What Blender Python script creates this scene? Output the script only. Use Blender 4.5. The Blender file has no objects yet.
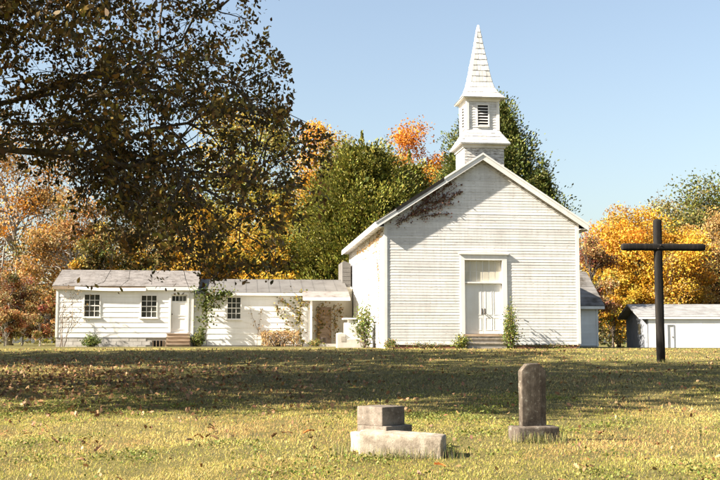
import bpy, math, random
import numpy as np
from mathutils import Vector, Matrix

random.seed(7)
rng = np.random.default_rng(11)
R = math.radians
scene = bpy.context.scene
col = scene.collection

# ------------------------------------------------------------------ camera
F = 1055.0                       # focal length in photo pixels (720 wide)
PITCH = math.atan(103.0 / F)
EYE = 1.6
cam_d = bpy.data.cameras.new("camera")
cam_d.sensor_width = 36.0
cam_d.lens = 36.0 * F / 720.0
cam_d.clip_start = 0.1
cam_d.clip_end = 3000
cam = bpy.data.objects.new("camera", cam_d)
col.objects.link(cam)
cam.location = (0, 0, EYE)
cam.rotation_euler = (math.pi / 2 + PITCH, 0, 0)
scene.camera = cam

# ------------------------------------------------------------------ sky, sun
SUN_EL = R(34.5)
SUN_H = R(72)                    # sun stands behind-left of the camera
to_sun = Vector((-math.sin(SUN_H) * math.cos(SUN_EL), -math.cos(SUN_H) * math.cos(SUN_EL), math.sin(SUN_EL)))
world = bpy.data.worlds.new("World")
scene.world = world
world.use_nodes = True
wn = world.node_tree.nodes
wn.clear()
sky = wn.new("ShaderNodeTexSky")
sky.sky_type = 'NISHITA'
sky.sun_disc = False
sky.sun_elevation = SUN_EL
sky.sun_rotation = math.atan2(to_sun.x, to_sun.y)
sky.altitude = 200
sky.air_density = 1.3
sky.dust_density = 2.5
sky.ozone_density = 2.0
bg = wn.new("ShaderNodeBackground")
bg.inputs[1].default_value = 0.052
wo = wn.new("ShaderNodeOutputWorld")
hsv = wn.new("ShaderNodeHueSaturation")
hsv.inputs['Saturation'].default_value = 0.84
world.node_tree.links.new(sky.outputs[0], hsv.inputs['Color'])
world.node_tree.links.new(hsv.outputs[0], bg.inputs[0])
world.node_tree.links.new(bg.outputs[0], wo.inputs[0])

sun_d = bpy.data.lights.new("sun", 'SUN')
sun_d.energy = 5.0
sun_d.angle = R(0.53)
sun_d.color = (1.0, 0.91, 0.78)
sun = bpy.data.objects.new("sun", sun_d)
col.objects.link(sun)
sun.location = to_sun * 100
sun.rotation_euler = to_sun.to_track_quat('Z', 'Y').to_euler()

vs = scene.view_settings
vs.view_transform = 'Standard'
vs.look = 'None'
vs.gamma = 1.0
vs.use_curve_mapping = False
vs.exposure = 2.06

# ------------------------------------------------------------------ pixel helpers
CP, SP = math.cos(PITCH), math.sin(PITCH)

def ray(px, py):
    cx, cy = px - 360.0, 240.0 - py
    return Vector((cx, F * CP - cy * SP, F * SP + cy * CP))

def P(px, py, Y):
    d = ray(px, py)
    t = Y / d.y
    return Vector((d.x * t, Y, EYE + d.z * t))

def project(p):
    p = np.asarray(p, float)
    x, y, z = p[..., 0], p[..., 1], p[..., 2] - EYE
    fwd = y * CP + z * SP
    up = -y * SP + z * CP
    fwd = np.maximum(fwd, 0.1)
    return 360 + F * x / fwd, 240 - F * up / fwd

def sstep(a, b, x):
    t = np.clip((x - a) / (b - a), 0, 1)
    return t * t * (3 - 2 * t)

def gz(x, y):
    x = np.asarray(x, float); y = np.asarray(y, float)
    base = np.where(y < 40, 0.031 * y, 1.24 + 0.18 * (1 - np.exp(-(y - 40) * 0.031 / 0.18)))
    base = np.where(y < -5, -0.155, base)
    base = base - 0.42 * sstep(11, 19, x) * sstep(48, 64, y)
    und = 0.035 * np.sin(x * 0.55 + 1.3) * np.cos(y * 0.41 + 0.4) + 0.02 * np.sin(x * 1.3 + y * 0.9)
    und = und * (1 - sstep(40, 46, y)) * sstep(-3, 6, y)
    return base + und

def G(x, y):
    return float(gz(x, y))

def lerp3(a, b, t):
    return tuple(a[i] + (b[i] - a[i]) * t for i in range(3))

# ------------------------------------------------------------------ materials
MATS = {}

def new_mat(name):
    m = bpy.data.materials.new(name)
    m.use_nodes = True
    nt = m.node_tree
    nt.nodes.clear()
    out = nt.nodes.new("ShaderNodeOutputMaterial")
    bs = nt.nodes.new("ShaderNodeBsdfPrincipled")
    nt.links.new(bs.outputs[0], out.inputs[0])
    MATS[name] = m
    return m, nt, bs, out

def nd(nt, typ, **kw):
    n = nt.nodes.new(typ)
    for k, v in kw.items():
        setattr(n, k, v)
    return n

def ramp(nt, fac, stops):
    r = nt.nodes.new("ShaderNodeValToRGB")
    els = r.color_ramp.elements
    while len(els) > 1:
        els.remove(els[-1])
    els[0].position = stops[0][0]; els[0].color = (*stops[0][1], 1)
    for p, c in stops[1:]:
        e = els.new(p); e.color = (*c, 1)
    nt.links.new(fac, r.inputs[0])
    return r.outputs[0]

def mixc(nt, fac, a, b, mode='MIX'):
    m = nt.nodes.new("ShaderNodeMix")
    m.data_type = 'RGBA'; m.blend_type = mode
    for sock, v in ((m.inputs[0], fac), (m.inputs[6], a), (m.inputs[7], b)):
        if hasattr(v, 'is_linked') or hasattr(v, 'links'):
            nt.links.new(v, sock)
        elif isinstance(v, (int, float)):
            sock.default_value = v
        else:
            sock.default_value = (*v, 1)
    return m.outputs[2]

def noise(nt, scale, detail=4, rough=0.55, stretch=None, coord='Object'):
    tc = nt.nodes.new("ShaderNodeTexCoord")
    vec = tc.outputs[coord]
    if stretch:
        mp = nt.nodes.new("ShaderNodeMapping")
        mp.inputs[3].default_value = stretch
        nt.links.new(vec, mp.inputs[0])
        vec = mp.outputs[0]
    n = nt.nodes.new("ShaderNodeTexNoise")
    n.inputs['Scale'].default_value = scale
    n.inputs['Detail'].default_value = detail
    n.inputs['Roughness'].default_value = rough
    nt.links.new(vec, n.inputs['Vector'])
    return n.outputs['Fac']

def bump(nt, bs, h, strength=0.3, dist=0.01):
    b = nt.nodes.new("ShaderNodeBump")
    b.inputs['Strength'].default_value = strength
    b.inputs['Distance'].default_value = dist
    nt.links.new(h, b.inputs['Height'])
    nt.links.new(b.outputs[0], bs.inputs['Normal'])

def paint(name, white, dirt, wood, peel=0.62, streak=0.5, rvar=0.12):
    m, nt, bs, out = new_mat(name)
    big = noise(nt, 0.9, 5)
    st = noise(nt, 3.0, 5, 0.6, stretch=(2.2, 2.2, 0.25))
    fine = noise(nt, 9.0, 6, 0.7, stretch=(0.5, 0.5, 3.0))
    c = ramp(nt, big, [(0.3, lerp3(white, dirt, 0.55)), (0.62, white)])
    sr = nt.nodes.new("ShaderNodeMapRange")
    sr.inputs[1].default_value = 0.45; sr.inputs[2].default_value = 0.8
    sr.inputs[3].default_value = 0.0; sr.inputs[4].default_value = streak
    nt.links.new(st, sr.inputs[0])
    c = mixc(nt, sr.outputs[0], c, dirt)
    pr = nt.nodes.new("ShaderNodeMapRange")
    pr.inputs[1].default_value = peel; pr.inputs[2].default_value = peel + 0.07
    nt.links.new(fine, pr.inputs[0])
    c = mixc(nt, pr.outputs[0], c, wood)
    oi = nt.nodes.new("ShaderNodeObjectInfo")
    rr = nt.nodes.new("ShaderNodeMapRange")
    rr.inputs[3].default_value = 1 - rvar; rr.inputs[4].default_value = 1.0
    nt.links.new(oi.outputs['Random'], rr.inputs[0])
    hs = nt.nodes.new("ShaderNodeHueSaturation")
    nt.links.new(rr.outputs[0], hs.inputs['Value'])
    nt.links.new(c, hs.inputs['Color'])
    nt.links.new(hs.outputs[0], bs.inputs['Base Color'])
    bs.inputs['Roughness'].default_value = 0.7
    bs.inputs['Specular IOR Level'].default_value = 0.25
    bump(nt, bs, fine, 0.25, 0.006)
    return m

def rough(name, stops, scale=4, detail=6, rgh=0.85, bmp=0.4, bdist=0.01, stretch=None, rvar=0.0, spec=0.25):
    m, nt, bs, out = new_mat(name)
    n = noise(nt, scale, detail, 0.6, stretch=stretch)
    c = ramp(nt, n, stops)
    if rvar:
        oi = nt.nodes.new("ShaderNodeObjectInfo")
        rr = nt.nodes.new("ShaderNodeMapRange")
        rr.inputs[3].default_value = 1 - rvar; rr.inputs[4].default_value = 1 + rvar
        nt.links.new(oi.outputs['Random'], rr.inputs[0])
        hs = nt.nodes.new("ShaderNodeHueSaturation")
        nt.links.new(rr.outputs[0], hs.inputs['Value'])
        nt.links.new(c, hs.inputs['Color'])
        c = hs.outputs[0]
    nt.links.new(c, bs.inputs['Base Color'])
    bs.inputs['Roughness'].default_value = rgh
    bs.inputs['Specular IOR Level'].default_value = spec
    if bmp:
        n2 = noise(nt, scale * 4, 6, 0.65, stretch=stretch)
        bump(nt, bs, n2, bmp, bdist)
    return m

def leaf_mat(name, trans=0.3, rgh=0.6, spec=0.25):
    m, nt, bs, out = new_mat(name)
    a = nd(nt, "ShaderNodeVertexColor", layer_name="tint")
    nt.links.new(a.outputs[0], bs.inputs['Base Color'])
    bs.inputs['Roughness'].default_value = rgh
    bs.inputs['Specular IOR Level'].default_value = spec
    tr = nt.nodes.new("ShaderNodeBsdfTranslucent")
    nt.links.new(a.outputs[0], tr.inputs[0])
    mx = nt.nodes.new("ShaderNodeMixShader")
    mx.inputs[0].default_value = trans
    nt.links.new(bs.outputs[0], mx.inputs[1])
    nt.links.new(tr.outputs[0], mx.inputs[2])
    nt.links.new(mx.outputs[0], out.inputs[0])
    return m

paint('white_siding', (0.77, 0.75, 0.715), (0.50, 0.475, 0.44), (0.34, 0.29, 0.24), peel=0.575, streak=0.65, rvar=0.15)
paint('white_trim', (0.80, 0.78, 0.74), (0.56, 0.53, 0.48), (0.40, 0.35, 0.30), peel=0.66, rvar=0.05)
paint('annex_siding', (0.80, 0.79, 0.76), (0.60, 0.57, 0.52), (0.45, 0.42, 0.38), peel=0.74, streak=0.3, rvar=0.06)
paint('peeling_paint', (0.72, 0.70, 0.66), (0.42, 0.39, 0.35), (0.25, 0.22, 0.19), peel=0.50, streak=0.6)
paint('cream_panel', (0.62, 0.58, 0.47), (0.45, 0.41, 0.32), (0.40, 0.35, 0.27), peel=0.70)
paint('garage_white', (0.78, 0.77, 0.75), (0.62, 0.60, 0.58), (0.5, 0.48, 0.45), peel=0.8, streak=0.25, rvar=0.05)
paint('spire_shingle', (0.60, 0.585, 0.555), (0.44, 0.42, 0.39), (0.30, 0.27, 0.24), peel=0.66, rvar=0.25)
rough('garage_shade_and_trim', [(0.3, (0.17, 0.18, 0.20)), (0.7, (0.23, 0.24, 0.26))], 2, rvar=0.06)  # gable end's shade painted in as grey; also colours the door frame
rough('roof_grey', [(0.3, (0.088, 0.08, 0.072)), (0.5, (0.12, 0.113, 0.105)), (0.75, (0.14, 0.133, 0.124))], 1.3, rvar=0.05)
rough('roof_worn', [(0.3, (0.085, 0.07, 0.06)), (0.46, (0.165, 0.15, 0.138)), (0.75, (0.215, 0.197, 0.185))], 2.6, stretch=(1, 1, 1), rvar=0.10)
rough('roof_dark', [(0.35, (0.035, 0.033, 0.032)), (0.65, (0.09, 0.085, 0.08))], 3, rvar=0.15)
rough('roof_moss', [(0.35, (0.05, 0.042, 0.032)), (0.5, (0.13, 0.12, 0.11)), (0.7, (0.20, 0.19, 0.18))], 1.2, rvar=0.1)
rough('garage_roof', [(0.35, (0.17, 0.165, 0.16)), (0.65, (0.26, 0.255, 0.25))], 1.5, rvar=0.06)
rough('brick', [(0.3, (0.20, 0.09, 0.055)), (0.6, (0.34, 0.17, 0.11)), (0.75, (0.42, 0.33, 0.27))], 6, rvar=0.2)
rough('mortar', [(0.3, (0.28, 0.25, 0.21)), (0.7, (0.38, 0.35, 0.31))], 8)
rough('block_foundation', [(0.3, (0.40, 0.37, 0.33)), (0.7, (0.56, 0.53, 0.49))], 3, rvar=0.08)
rough('old_wood', [(0.3, (0.20, 0.14, 0.09)), (0.6, (0.36, 0.27, 0.19)), (0.75, (0.45, 0.38, 0.30))], 3, stretch=(0.4, 3, 3), rvar=0.2)
rough('louvre_wood', [(0.3, (0.40, 0.38, 0.35)), (0.7, (0.55, 0.53, 0.50))], 6, rvar=0.1)
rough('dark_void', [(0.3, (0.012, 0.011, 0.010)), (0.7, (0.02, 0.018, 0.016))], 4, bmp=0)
rough('cross_wood', [(0.3, (0.005, 0.004, 0.0035)), (0.55, (0.011, 0.009, 0.007)), (0.72, (0.035, 0.027, 0.02))], 4, stretch=(3, 3, 0.5), bmp=0.6)
rough('bark', [(0.3, (0.045, 0.034, 0.026)), (0.6, (0.10, 0.08, 0.06)), (0.8, (0.16, 0.13, 0.10))], 5, stretch=(3, 3, 0.6), bmp=0.7, bdist=0.02)
rough('pale_bark', [(0.3, (0.18, 0.155, 0.13)), (0.6, (0.32, 0.29, 0.25)), (0.8, (0.42, 0.39, 0.34))], 5, stretch=(3, 3, 0.6), bmp=0.5, bdist=0.02)
rough('vine_stem', [(0.3, (0.10, 0.07, 0.05)), (0.7, (0.22, 0.17, 0.13))], 8, bmp=0.2)
rough('iron', [(0.3, (0.03, 0.028, 0.026)), (0.7, (0.09, 0.06, 0.045))], 20, rgh=0.55, bmp=0.2, bdist=0.002)
rough('white_enamel', [(0.35, (0.60, 0.58, 0.54)), (0.6, (0.78, 0.77, 0.74))], 5, rgh=0.45, bmp=0.1, bdist=0.003)
rough('curtain', [(0.3, (0.30, 0.28, 0.24)), (0.7, (0.42, 0.40, 0.35))], 3, stretch=(8, 8, 0.3), bmp=0)
for nm, tr in (('oak_leaf', 0.28), ('autumn_leaf', 0.35), ('cedar_leaf', 0.15), ('shrub_leaf', 0.3), ('grass_blade', 0.12), ('dry_leaf', 0.15)):
    leaf_mat(nm, tr)

def stone(name, stops, lichen, spots, scale=7):
    m, nt, bs, out = new_mat(name)
    c = ramp(nt, noise(nt, scale, 9, 0.68), stops)
    g = ramp(nt, noise(nt, 70, 5, 0.75), [(0.3, (0.62, 0.60, 0.58)), (0.5, (1, 1, 1)), (0.7, (1.2, 1.2, 1.2))])
    c = mixc(nt, 0.8, c, g, 'MULTIPLY')
    for (sc_, th, colr) in ((16, 0.63, lichen), (28, 0.66, spots)):
        n_ = noise(nt, sc_, 4, 0.6)
        r_ = nt.nodes.new("ShaderNodeMapRange"); r_.inputs[1].default_value = th; r_.inputs[2].default_value = th + 0.05; r_.inputs[4].default_value = 0.75
        nt.links.new(n_, r_.inputs[0])
        c = mixc(nt, r_.outputs[0], c, colr)
    nt.links.new(c, bs.inputs['Base Color'])
    bs.inputs['Roughness'].default_value = 0.92
    bs.inputs['Specular IOR Level'].default_value = 0.2
    bump(nt, bs, noise(nt, 60, 9, 0.75), 0.7, 0.008)
stone('limestone_pale', [(0.3, (0.13, 0.105, 0.078)), (0.44, (0.23, 0.19, 0.145)), (0.6, (0.35, 0.305, 0.24)), (0.8, (0.43, 0.385, 0.315))], (0.16, 0.155, 0.10), (0.10, 0.085, 0.065))
stone('marble_grey', [(0.3, (0.065, 0.052, 0.04)), (0.45, (0.13, 0.107, 0.085)), (0.6, (0.19, 0.16, 0.13)), (0.8, (0.25, 0.215, 0.175))], (0.10, 0.10, 0.065), (0.30, 0.28, 0.24))
# blades shade like a soft turf surface: normals leaned towards the vertical
for nm, k in (('grass_blade', 0.72),):
    nt = MATS[nm].node_tree
    ge = nt.nodes.new("ShaderNodeNewGeometry")
    up = nt.nodes.new("ShaderNodeMix"); up.data_type = 'VECTOR'
    up.inputs[0].default_value = k
    nt.links.new(ge.outputs['Normal'], up.inputs[4]); up.inputs[5].default_value = (0, 0, 1)
    nz = nt.nodes.new("ShaderNodeVectorMath"); nz.operation = 'NORMALIZE'
    nt.links.new(up.outputs[1], nz.inputs[0])
    for n_ in nt.nodes:
        if n_.type in ('BSDF_PRINCIPLED',):
            nt.links.new(nz.outputs[0], n_.inputs['Normal'])
# streaked weathered headstone
m, nt, bs, out = new_mat('headstone_stone')
n1 = noise(nt, 9, 9, 0.65)
c = ramp(nt, n1, [(0.3, (0.055, 0.042, 0.032)), (0.5, (0.095, 0.076, 0.058)), (0.7, (0.17, 0.14, 0.11)), (0.85, (0.26, 0.225, 0.185))])
st = noise(nt, 6, 6, 0.6, stretch=(2.4, 2.4, 0.16))
mr = nt.nodes.new("ShaderNodeMapRange"); mr.inputs[1].default_value = 0.5; mr.inputs[2].default_value = 0.68; mr.inputs[4].default_value = 0.8
nt.links.new(st, mr.inputs[0])
c = mixc(nt, mr.outputs[0], c, (0.040, 0.031, 0.024))
g = ramp(nt, noise(nt, 70, 5, 0.75), [(0.3, (0.6, 0.6, 0.6)), (0.5, (1, 1, 1)), (0.7, (1.25, 1.25, 1.25))])
c = mixc(nt, 0.85, c, g, 'MULTIPLY')
lr = nt.nodes.new("ShaderNodeMapRange"); lr.inputs[1].default_value = 0.60; lr.inputs[2].default_value = 0.66; lr.inputs[4].default_value = 0.7
nt.links.new(noise(nt, 18, 5, 0.6), lr.inputs[0])
c = mixc(nt, lr.outputs[0], c, (0.21, 0.20, 0.16))
nt.links.new(c, bs.inputs['Base Color'])
bs.inputs['Roughness'].default_value = 0.9
bs.inputs['Specular IOR Level'].default_value = 0.2
bump(nt, bs, noise(nt, 40, 8, 0.7), 0.6, 0.006)

# window glass; random lighter panes put reflections and curtains into the colour
m, nt, bs, out = new_mat('window_glass')
n1 = noise(nt, 1.7, 2)
oi = nt.nodes.new("ShaderNodeObjectInfo")
cg = mixc(nt, oi.outputs['Random'], ramp(nt, n1, [(0.35, (0.010, 0.012, 0.012)), (0.7, (0.035, 0.04, 0.036))]), (0.085, 0.085, 0.07))
nt.links.new(cg, bs.inputs['Base Color'])
bs.inputs['Roughness'].default_value = 0.06
bs.inputs['Specular IOR Level'].default_value = 0.6
bump(nt, bs, noise(nt, 3, 2), 0.08, 0.02)

# lawn soil / thatch
m, nt, bs, out = new_mat('lawn')
a = noise(nt, 0.45, 5); b = noise(nt, 3.5, 6, 0.65); c3 = noise(nt, 26, 6, 0.7)
c = ramp(nt, a, [(0.32, (0.075, 0.075, 0.024)), (0.5, (0.12, 0.105, 0.036)), (0.68, (0.165, 0.13, 0.052))])
c = mixc(nt, 0.55, c, ramp(nt, b, [(0.3, (0.065, 0.07, 0.018)), (0.5, (0.12, 0.105, 0.034)), (0.75, (0.185, 0.14, 0.06))]))
c = mixc(nt, 0.5, c, ramp(nt, c3, [(0.3, (0.038, 0.036, 0.014)), (0.5, (0.105, 0.09, 0.032)), (0.75, (0.21, 0.17, 0.07))]))
nt.links.new(c, bs.inputs['Base Color'])
bs.inputs['Roughness'].default_value = 0.95
bs.inputs['Specular IOR Level'].default_value = 0.1
bump(nt, bs, c3, 0.8, 0.04)

# ------------------------------------------------------------------ object helpers
def tag(o, label=None, cat=None, group=None, kind=None):
    if label: o['label'] = label
    if cat: o['category'] = cat
    if group: o['group'] = group
    if kind: o['kind'] = kind
    return o

def empty(name, loc=(0, 0, 0), rz=0.0):
    o = bpy.data.objects.new(name, None)
    o.location = loc
    o.rotation_euler = (0, 0, rz)
    o.empty_display_size = 0.2
    col.objects.link(o)
    return o

def link(name, me, mat=None, parent=None, loc=None, rot=None):
    if mat and not me.materials:
        me.materials.append(MATS[mat])
    o = bpy.data.objects.new(name, me)
    if loc is not None: o.location = loc
    if rot is not None: o.rotation_euler = rot
    if parent: o.parent = parent
    col.objects.link(o)
    return o

class MB:
    def __init__(self):
        self.v = []; self.f = []
    def add(self, verts, faces):
        n = len(self.v)
        self.v += [tuple(p) for p in verts]
        self.f += [tuple(i + n for i in f) for f in faces]
        return self
    def hexa(self, p):      # 4 bottom (ccw), 4 top
        return self.add(p, [(3, 2, 1, 0), (4, 5, 6, 7), (0, 1, 5, 4), (1, 2, 6, 5), (2, 3, 7, 6), (3, 0, 4, 7)])
    def box(self, x0, x1, y0, y1, z0, z1):
        return self.hexa([(x0, y0, z0), (x1, y0, z0), (x1, y1, z0), (x0, y1, z0), (x0, y0, z1), (x1, y0, z1), (x1, y1, z1), (x0, y1, z1)])
    def prism(self, poly, y0, y1):          # polygon in xz (ccw seen from -y)
        n = len(poly)
        v = [(x, y0, z) for x, z in poly] + [(x, y1, z) for x, z in poly]
        f = [tuple(range(n)), tuple(range(2 * n - 1, n - 1, -1))]
        for i in range(n):
            j = (i + 1) % n
            f.append((j, i, i + n, j + n))
        return self.add(v, f)
    def prismx(self, poly, x0, x1):         # polygon in yz extruded along x
        n = len(poly)
        v = [(x0, y, z) for y, z in poly] + [(x1, y, z) for y, z in poly]
        f = [tuple(range(n - 1, -1, -1)), tuple(range(n, 2 * n))]
        for i in range(n):
            j = (i + 1) % n
            f.append((i, j, j + n, i + n))
        return self.add(v, f)
    def tube(self, pts, rad, ns=6, cap=True):
        pts = [Vector(p) for p in pts]
        n0 = len(self.v)
        up = None
        for i, p in enumerate(pts):
            t = (pts[min(i + 1, len(pts) - 1)] - pts[max(i - 1, 0)])
            if t.length < 1e-9: t = Vector((0, 0, 1))
            t.normalize()
            if up is None:
                up = Vector((1, 0, 0)) if abs(t.x) < 0.8 else Vector((0, 1, 0))
            u = (up - t * up.dot(t))
            if u.length < 1e-4: u = t.orthogonal()
            u.normalize(); w = t.cross(u); up = u
            r = rad[i]
            for k in range(ns):
                a = 2 * math.pi * k / ns
                self.v.append(tuple(p + u * (r * math.cos(a)) + w * (r * math.sin(a))))
        for i in range(len(pts) - 1):
            for k in range(ns):
                a = n0 + i * ns + k; b = n0 + i * ns + (k + 1) % ns
                self.f.append((a, b, b + ns, a + ns))
        if cap:
            self.f.append(tuple(n0 + k for k in reversed(range(ns))))
            e = n0 + (len(pts) - 1) * ns
            self.f.append(tuple(e + k for k in range(ns)))
        return self
    def mesh(self, name):
        me = bpy.data.meshes.new(name)
        me.from_pydata(self.v, [], self.f)
        me.update()
        return me
    def build(self, name, mat, parent=None, bevel=0, smooth=False, loc=None, rot=None):
        me = self.mesh(name)
        o = link(name, me, mat, parent, loc, rot)
        if smooth:
            me.shade_smooth()
        if bevel:
            b = o.modifiers.new("bevel", 'BEVEL'); b.width = bevel; b.segments = 2; b.limit_method = 'ANGLE'
        return o

def bx(name, mat, parent, x0, x1, y0, y1, z0, z1, bevel=0):
    return MB().box(x0, x1, y0, y1, z0, z1).build(name, mat, parent, bevel)

def quads_mesh(name, V, colors, per=4):
    """V (N,per,3) polygons, colors (N,3)"""
    N = len(V)
    me = bpy.data.meshes.new(name)
    me.vertices.add(N * per)
    me.vertices.foreach_set('co', np.ascontiguousarray(V, dtype=np.float32).ravel())
    me.loops.add(N * per)
    me.loops.foreach_set('vertex_index', np.arange(N * per, dtype=np.int32))
    me.polygons.add(N)
    me.polygons.foreach_set('loop_start', np.arange(0, N * per, per, dtype=np.int32))
    at = me.color_attributes.new('tint', 'FLOAT_COLOR', 'POINT')
    c = np.ones((N, per, 4), np.float32)
    c[:, :, :3] = np.asarray(colors, np.float32)[:, None, :]
    at.data.foreach_set('color', c.ravel())
    me.update(calc_edges=True)
    return me

def unit(a):
    return a / np.maximum(np.linalg.norm(a, axis=-1, keepdims=True), 1e-9)

def leaf_geo(cent, size, aspect=0.5, bias=None, dirs=None, droop=0.0, six=False):
    """leaf polygons at cent (N,3)"""
    N = len(cent)
    d = unit(rng.normal(size=(N, 3))) if dirs is None else unit(dirs + 0.55 * rng.normal(size=(N, 3)))
    d[:, 2] -= droop; d = unit(d)
    nrm = rng.normal(size=(N, 3))
    if bias is not None: nrm = nrm + bias
    s = unit(np.cross(d, nrm))
    n = np.cross(s, d)
    L = np.asarray(size).reshape(-1, 1) if np.ndim(size) else np.full((N, 1), size)
    w = L * aspect
    if six:
        k = rng.uniform(-0.12, 0.12, (N, 1)) * L
        V = np.stack([cent - d * L * 0.5,
                      cent - d * L * 0.12 + s * w * 0.42 + n * k,
                      cent + d * L * 0.22 + s * w * 0.5 + n * k,
                      cent + d * L * 0.5,
                      cent + d * L * 0.16 - s * w * 0.5 + n * k,
                      cent - d * L * 0.16 - s * w * 0.42 + n * k], 1)
    else:
        V = np.stack([cent - d * L * 0.5, cent + s * w * 0.5 + d * L * 0.08, cent + d * L * 0.5, cent - s * w * 0.5 + d * L * 0.02], 1)
    return V

def palette_cols(pal, N, idx=None, jit=0.18):
    pal = np.asarray(pal, float)
    if idx is None: idx = rng.integers(0, len(pal), N)
    c = pal[idx]
    c = c * (1 + jit * rng.normal(size=(N, 1))) * (1 + 0.08 * rng.normal(size=(N, 3)))
    return np.clip(c, 0.004, 0.9)

# ------------------------------------------------------------------ ground
def build_ground():
    def axis(lo, hi, fl, fh, step):
        inner = np.arange(fl, fh + 1e-6, step)
        left = fl - np.cumsum(np.geomspace(step, abs(lo - fl) / 4, 16)); left = left[left > lo][::-1]
        right = fh + np.cumsum(np.geomspace(step, abs(hi - fh) / 4, 16)); right = right[right < hi]
        return np.concatenate([[lo], left, inner, right, [hi]])
    xs = axis(-900, 900, -34, 40, 0.5)
    ys = axis(-60, 1500, -4, 84, 0.5)
    X, Y = np.meshgrid(xs, ys)
    Z = gz(X, Y)
    nx, ny = len(xs), len(ys)
    V = np.stack([X, Y, Z], -1).reshape(-1, 3)
    i, j = np.meshgrid(np.arange(nx - 1), np.arange(ny - 1))
    a = (j * nx + i).ravel()
    Fq = np.stack([a, a + 1, a + 1 + nx, a + nx], 1)
    me = bpy.data.meshes.new("lawn")
    me.from_pydata(V.tolist(), [], Fq.tolist())
    me.update(); me.shade_smooth()
    o = link("lawn", me, 'lawn')
    tag(o, kind='structure')
build_ground()

# ------------------------------------------------------------------ church frame
ROT = R(6.8)
CX, CY = 5.425, 46.516
W2 = 4.37
ZC = G(5.4, 46.3)
CR, SR = math.cos(ROT), math.sin(ROT)

def L(px, py, ly):
    """pixel -> (local x, local z) on the church-frame plane y = ly"""
    d = ray(px, py)
    # local y of point t*d : -(x-CX)*SR + (y-CY)*CR = ly
    t = (ly + (-CX) * SR + CY * CR) / (-d.x * SR + d.y * CR)
    x, y, z = d.x * t, d.y * t, EYE + d.z * t
    return ((x - CX) * CR + (y - CY) * SR, z - ZC)

def loc2world(x, y, z=0.0):
    return Vector((CX + x * CR - y * SR, CY + x * SR + y * CR, ZC + z))

def board_mesh(xb0, xb1, xt0, xt1, z0, z1, yb, yt, back=0.13):
    m = MB()
    m.hexa([(xb0, yb, z0), (xb1, yb, z0), (xb1, back, z0), (xb0, back, z0),
            (xt0, yt, z1), (xt1, yt, z1), (xt1, back, z1), (xt0, back, z1)])
    return m

def siding(parent, x0, x1, zlo, zhi, h, holes=(), mat='white_siding', name='clapboard', halfw=None, proud=0.0135, back=0.13, lrng=random):
    z = zlo
    while z < zhi - 0.01:
        za, zb = z, min(z + h, zhi)
        if halfw:
            wa, wb = halfw(za), halfw(zb)
            if wa <= 0.02: break
            wb = max(wb, 0.005)
        cuts = {x0, x1}
        hs = [H for H in holes if H[2] < zb - 1e-4 and H[3] > za + 1e-4]
        for H in hs:
            cuts.add(H[0]); cuts.add(H[1])
        cuts = sorted(cuts)
        segs = []
        for a, b in zip(cuts[:-1], cuts[1:]):
            lo, hi = za, zb
            for H in hs:
                if a >= H[0] - 1e-6 and b <= H[1] + 1e-6:
                    if H[2] <= za + 1e-4 and H[3] >= zb - 1e-4: lo = hi
                    elif H[2] > za: hi = min(hi, H[2])
                    else: lo = max(lo, H[3])
            if hi - lo < 0.012: continue
            if segs and abs(segs[-1][1] - a) < 1e-6 and segs[-1][2] == lo and segs[-1][3] == hi:
                segs[-1][1] = b
            else:
                segs.append([a, b, lo, hi])
        cut_segs = []
        for a, b, lo, hi in segs:          # butt joints at random places
            n_ = max(1, int((b - a) / lrng.uniform(2.6, 5.0)))
            ed = [a] + sorted(a + (b - a) * (k + lrng.uniform(0.25, 0.75)) / n_ for k in range(n_ - 1)) + [b]
            for p, q in zip(ed[:-1], ed[1:]):
                cut_segs.append((p + (0.002 if p > a else 0), q - (0.002 if q < b else 0), lo, hi))
        for a, b, lo, hi in cut_segs:
            jt = lrng.uniform(-0.003, 0.003)
            tl = lrng.uniform(-0.003, 0.003)
            yb = -proud - jt
            yt = -0.005
            k = (hi - lo) / h
            a2, b2, a3, b3 = a, b, a, b
            if halfw:
                a2 = max(a, -wa); b2 = min(b, wa); a3 = max(a, -wb); b3 = min(b, wb)
                if b2 - a2 < 0.02: continue
            mb = board_mesh(a2, b2, a3, b3, lo + max(tl, 0), hi + 0.0, yb, yt, back)
            mb.build(name, mat, parent)
        z += h

church = empty('church', (CX, CY, ZC), ROT)
tag(church, 'old white clapboard church with gable front, double door and shingled steeple', 'church')
LEN = 14.0
SLOPE = 0.65
RIDGE = 8.62
EAVE_X = W2 + 0.42
OH = 0.24
TH = 0.13           # roof slab thickness
def roof_z(x): return RIDGE - SLOPE * abs(x)
def under_z(x): return roof_z(x) - TH

# core walls (set inside the boards)
core = MB()
cx0 = W2 - 0.02
core.prism([(-cx0 + 0.13, 0.0), (cx0, 0.0), (cx0, under_z(cx0) - 0.03), (0, under_z(0) - 0.03), (-cx0 + 0.13, under_z(-cx0 + .13) - 0.03)], 0.135, LEN)
core.build('wall', 'white_siding', church)

# foundation with individual bricks on the front
found = bx('foundation', 'mortar', church, -W2 + 0.01, W2 - 0.01, 0.0, LEN - .05, -0.35, 0.22)
bm_ = MB().box(-0.098, 0.098, -0.02, 0.05, 0, 0.062).mesh('brick')
bm_.materials.append(MATS['brick'])
for r_ in range(4):
    z = -0.07 + r_ * 0.072
    n = int(2 * W2 / 0.212)
    for k in range(n + 1):
        x = -W2 + 0.11 + k * 0.212 + (0.106 if r_ % 2 else 0)
        if x > W2 - 0.11: continue
        if abs(x - 0.03) < 1.0: continue
        link('brick', bm_, None, found, (x, random.uniform(-0.004, 0.004), z))

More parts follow.
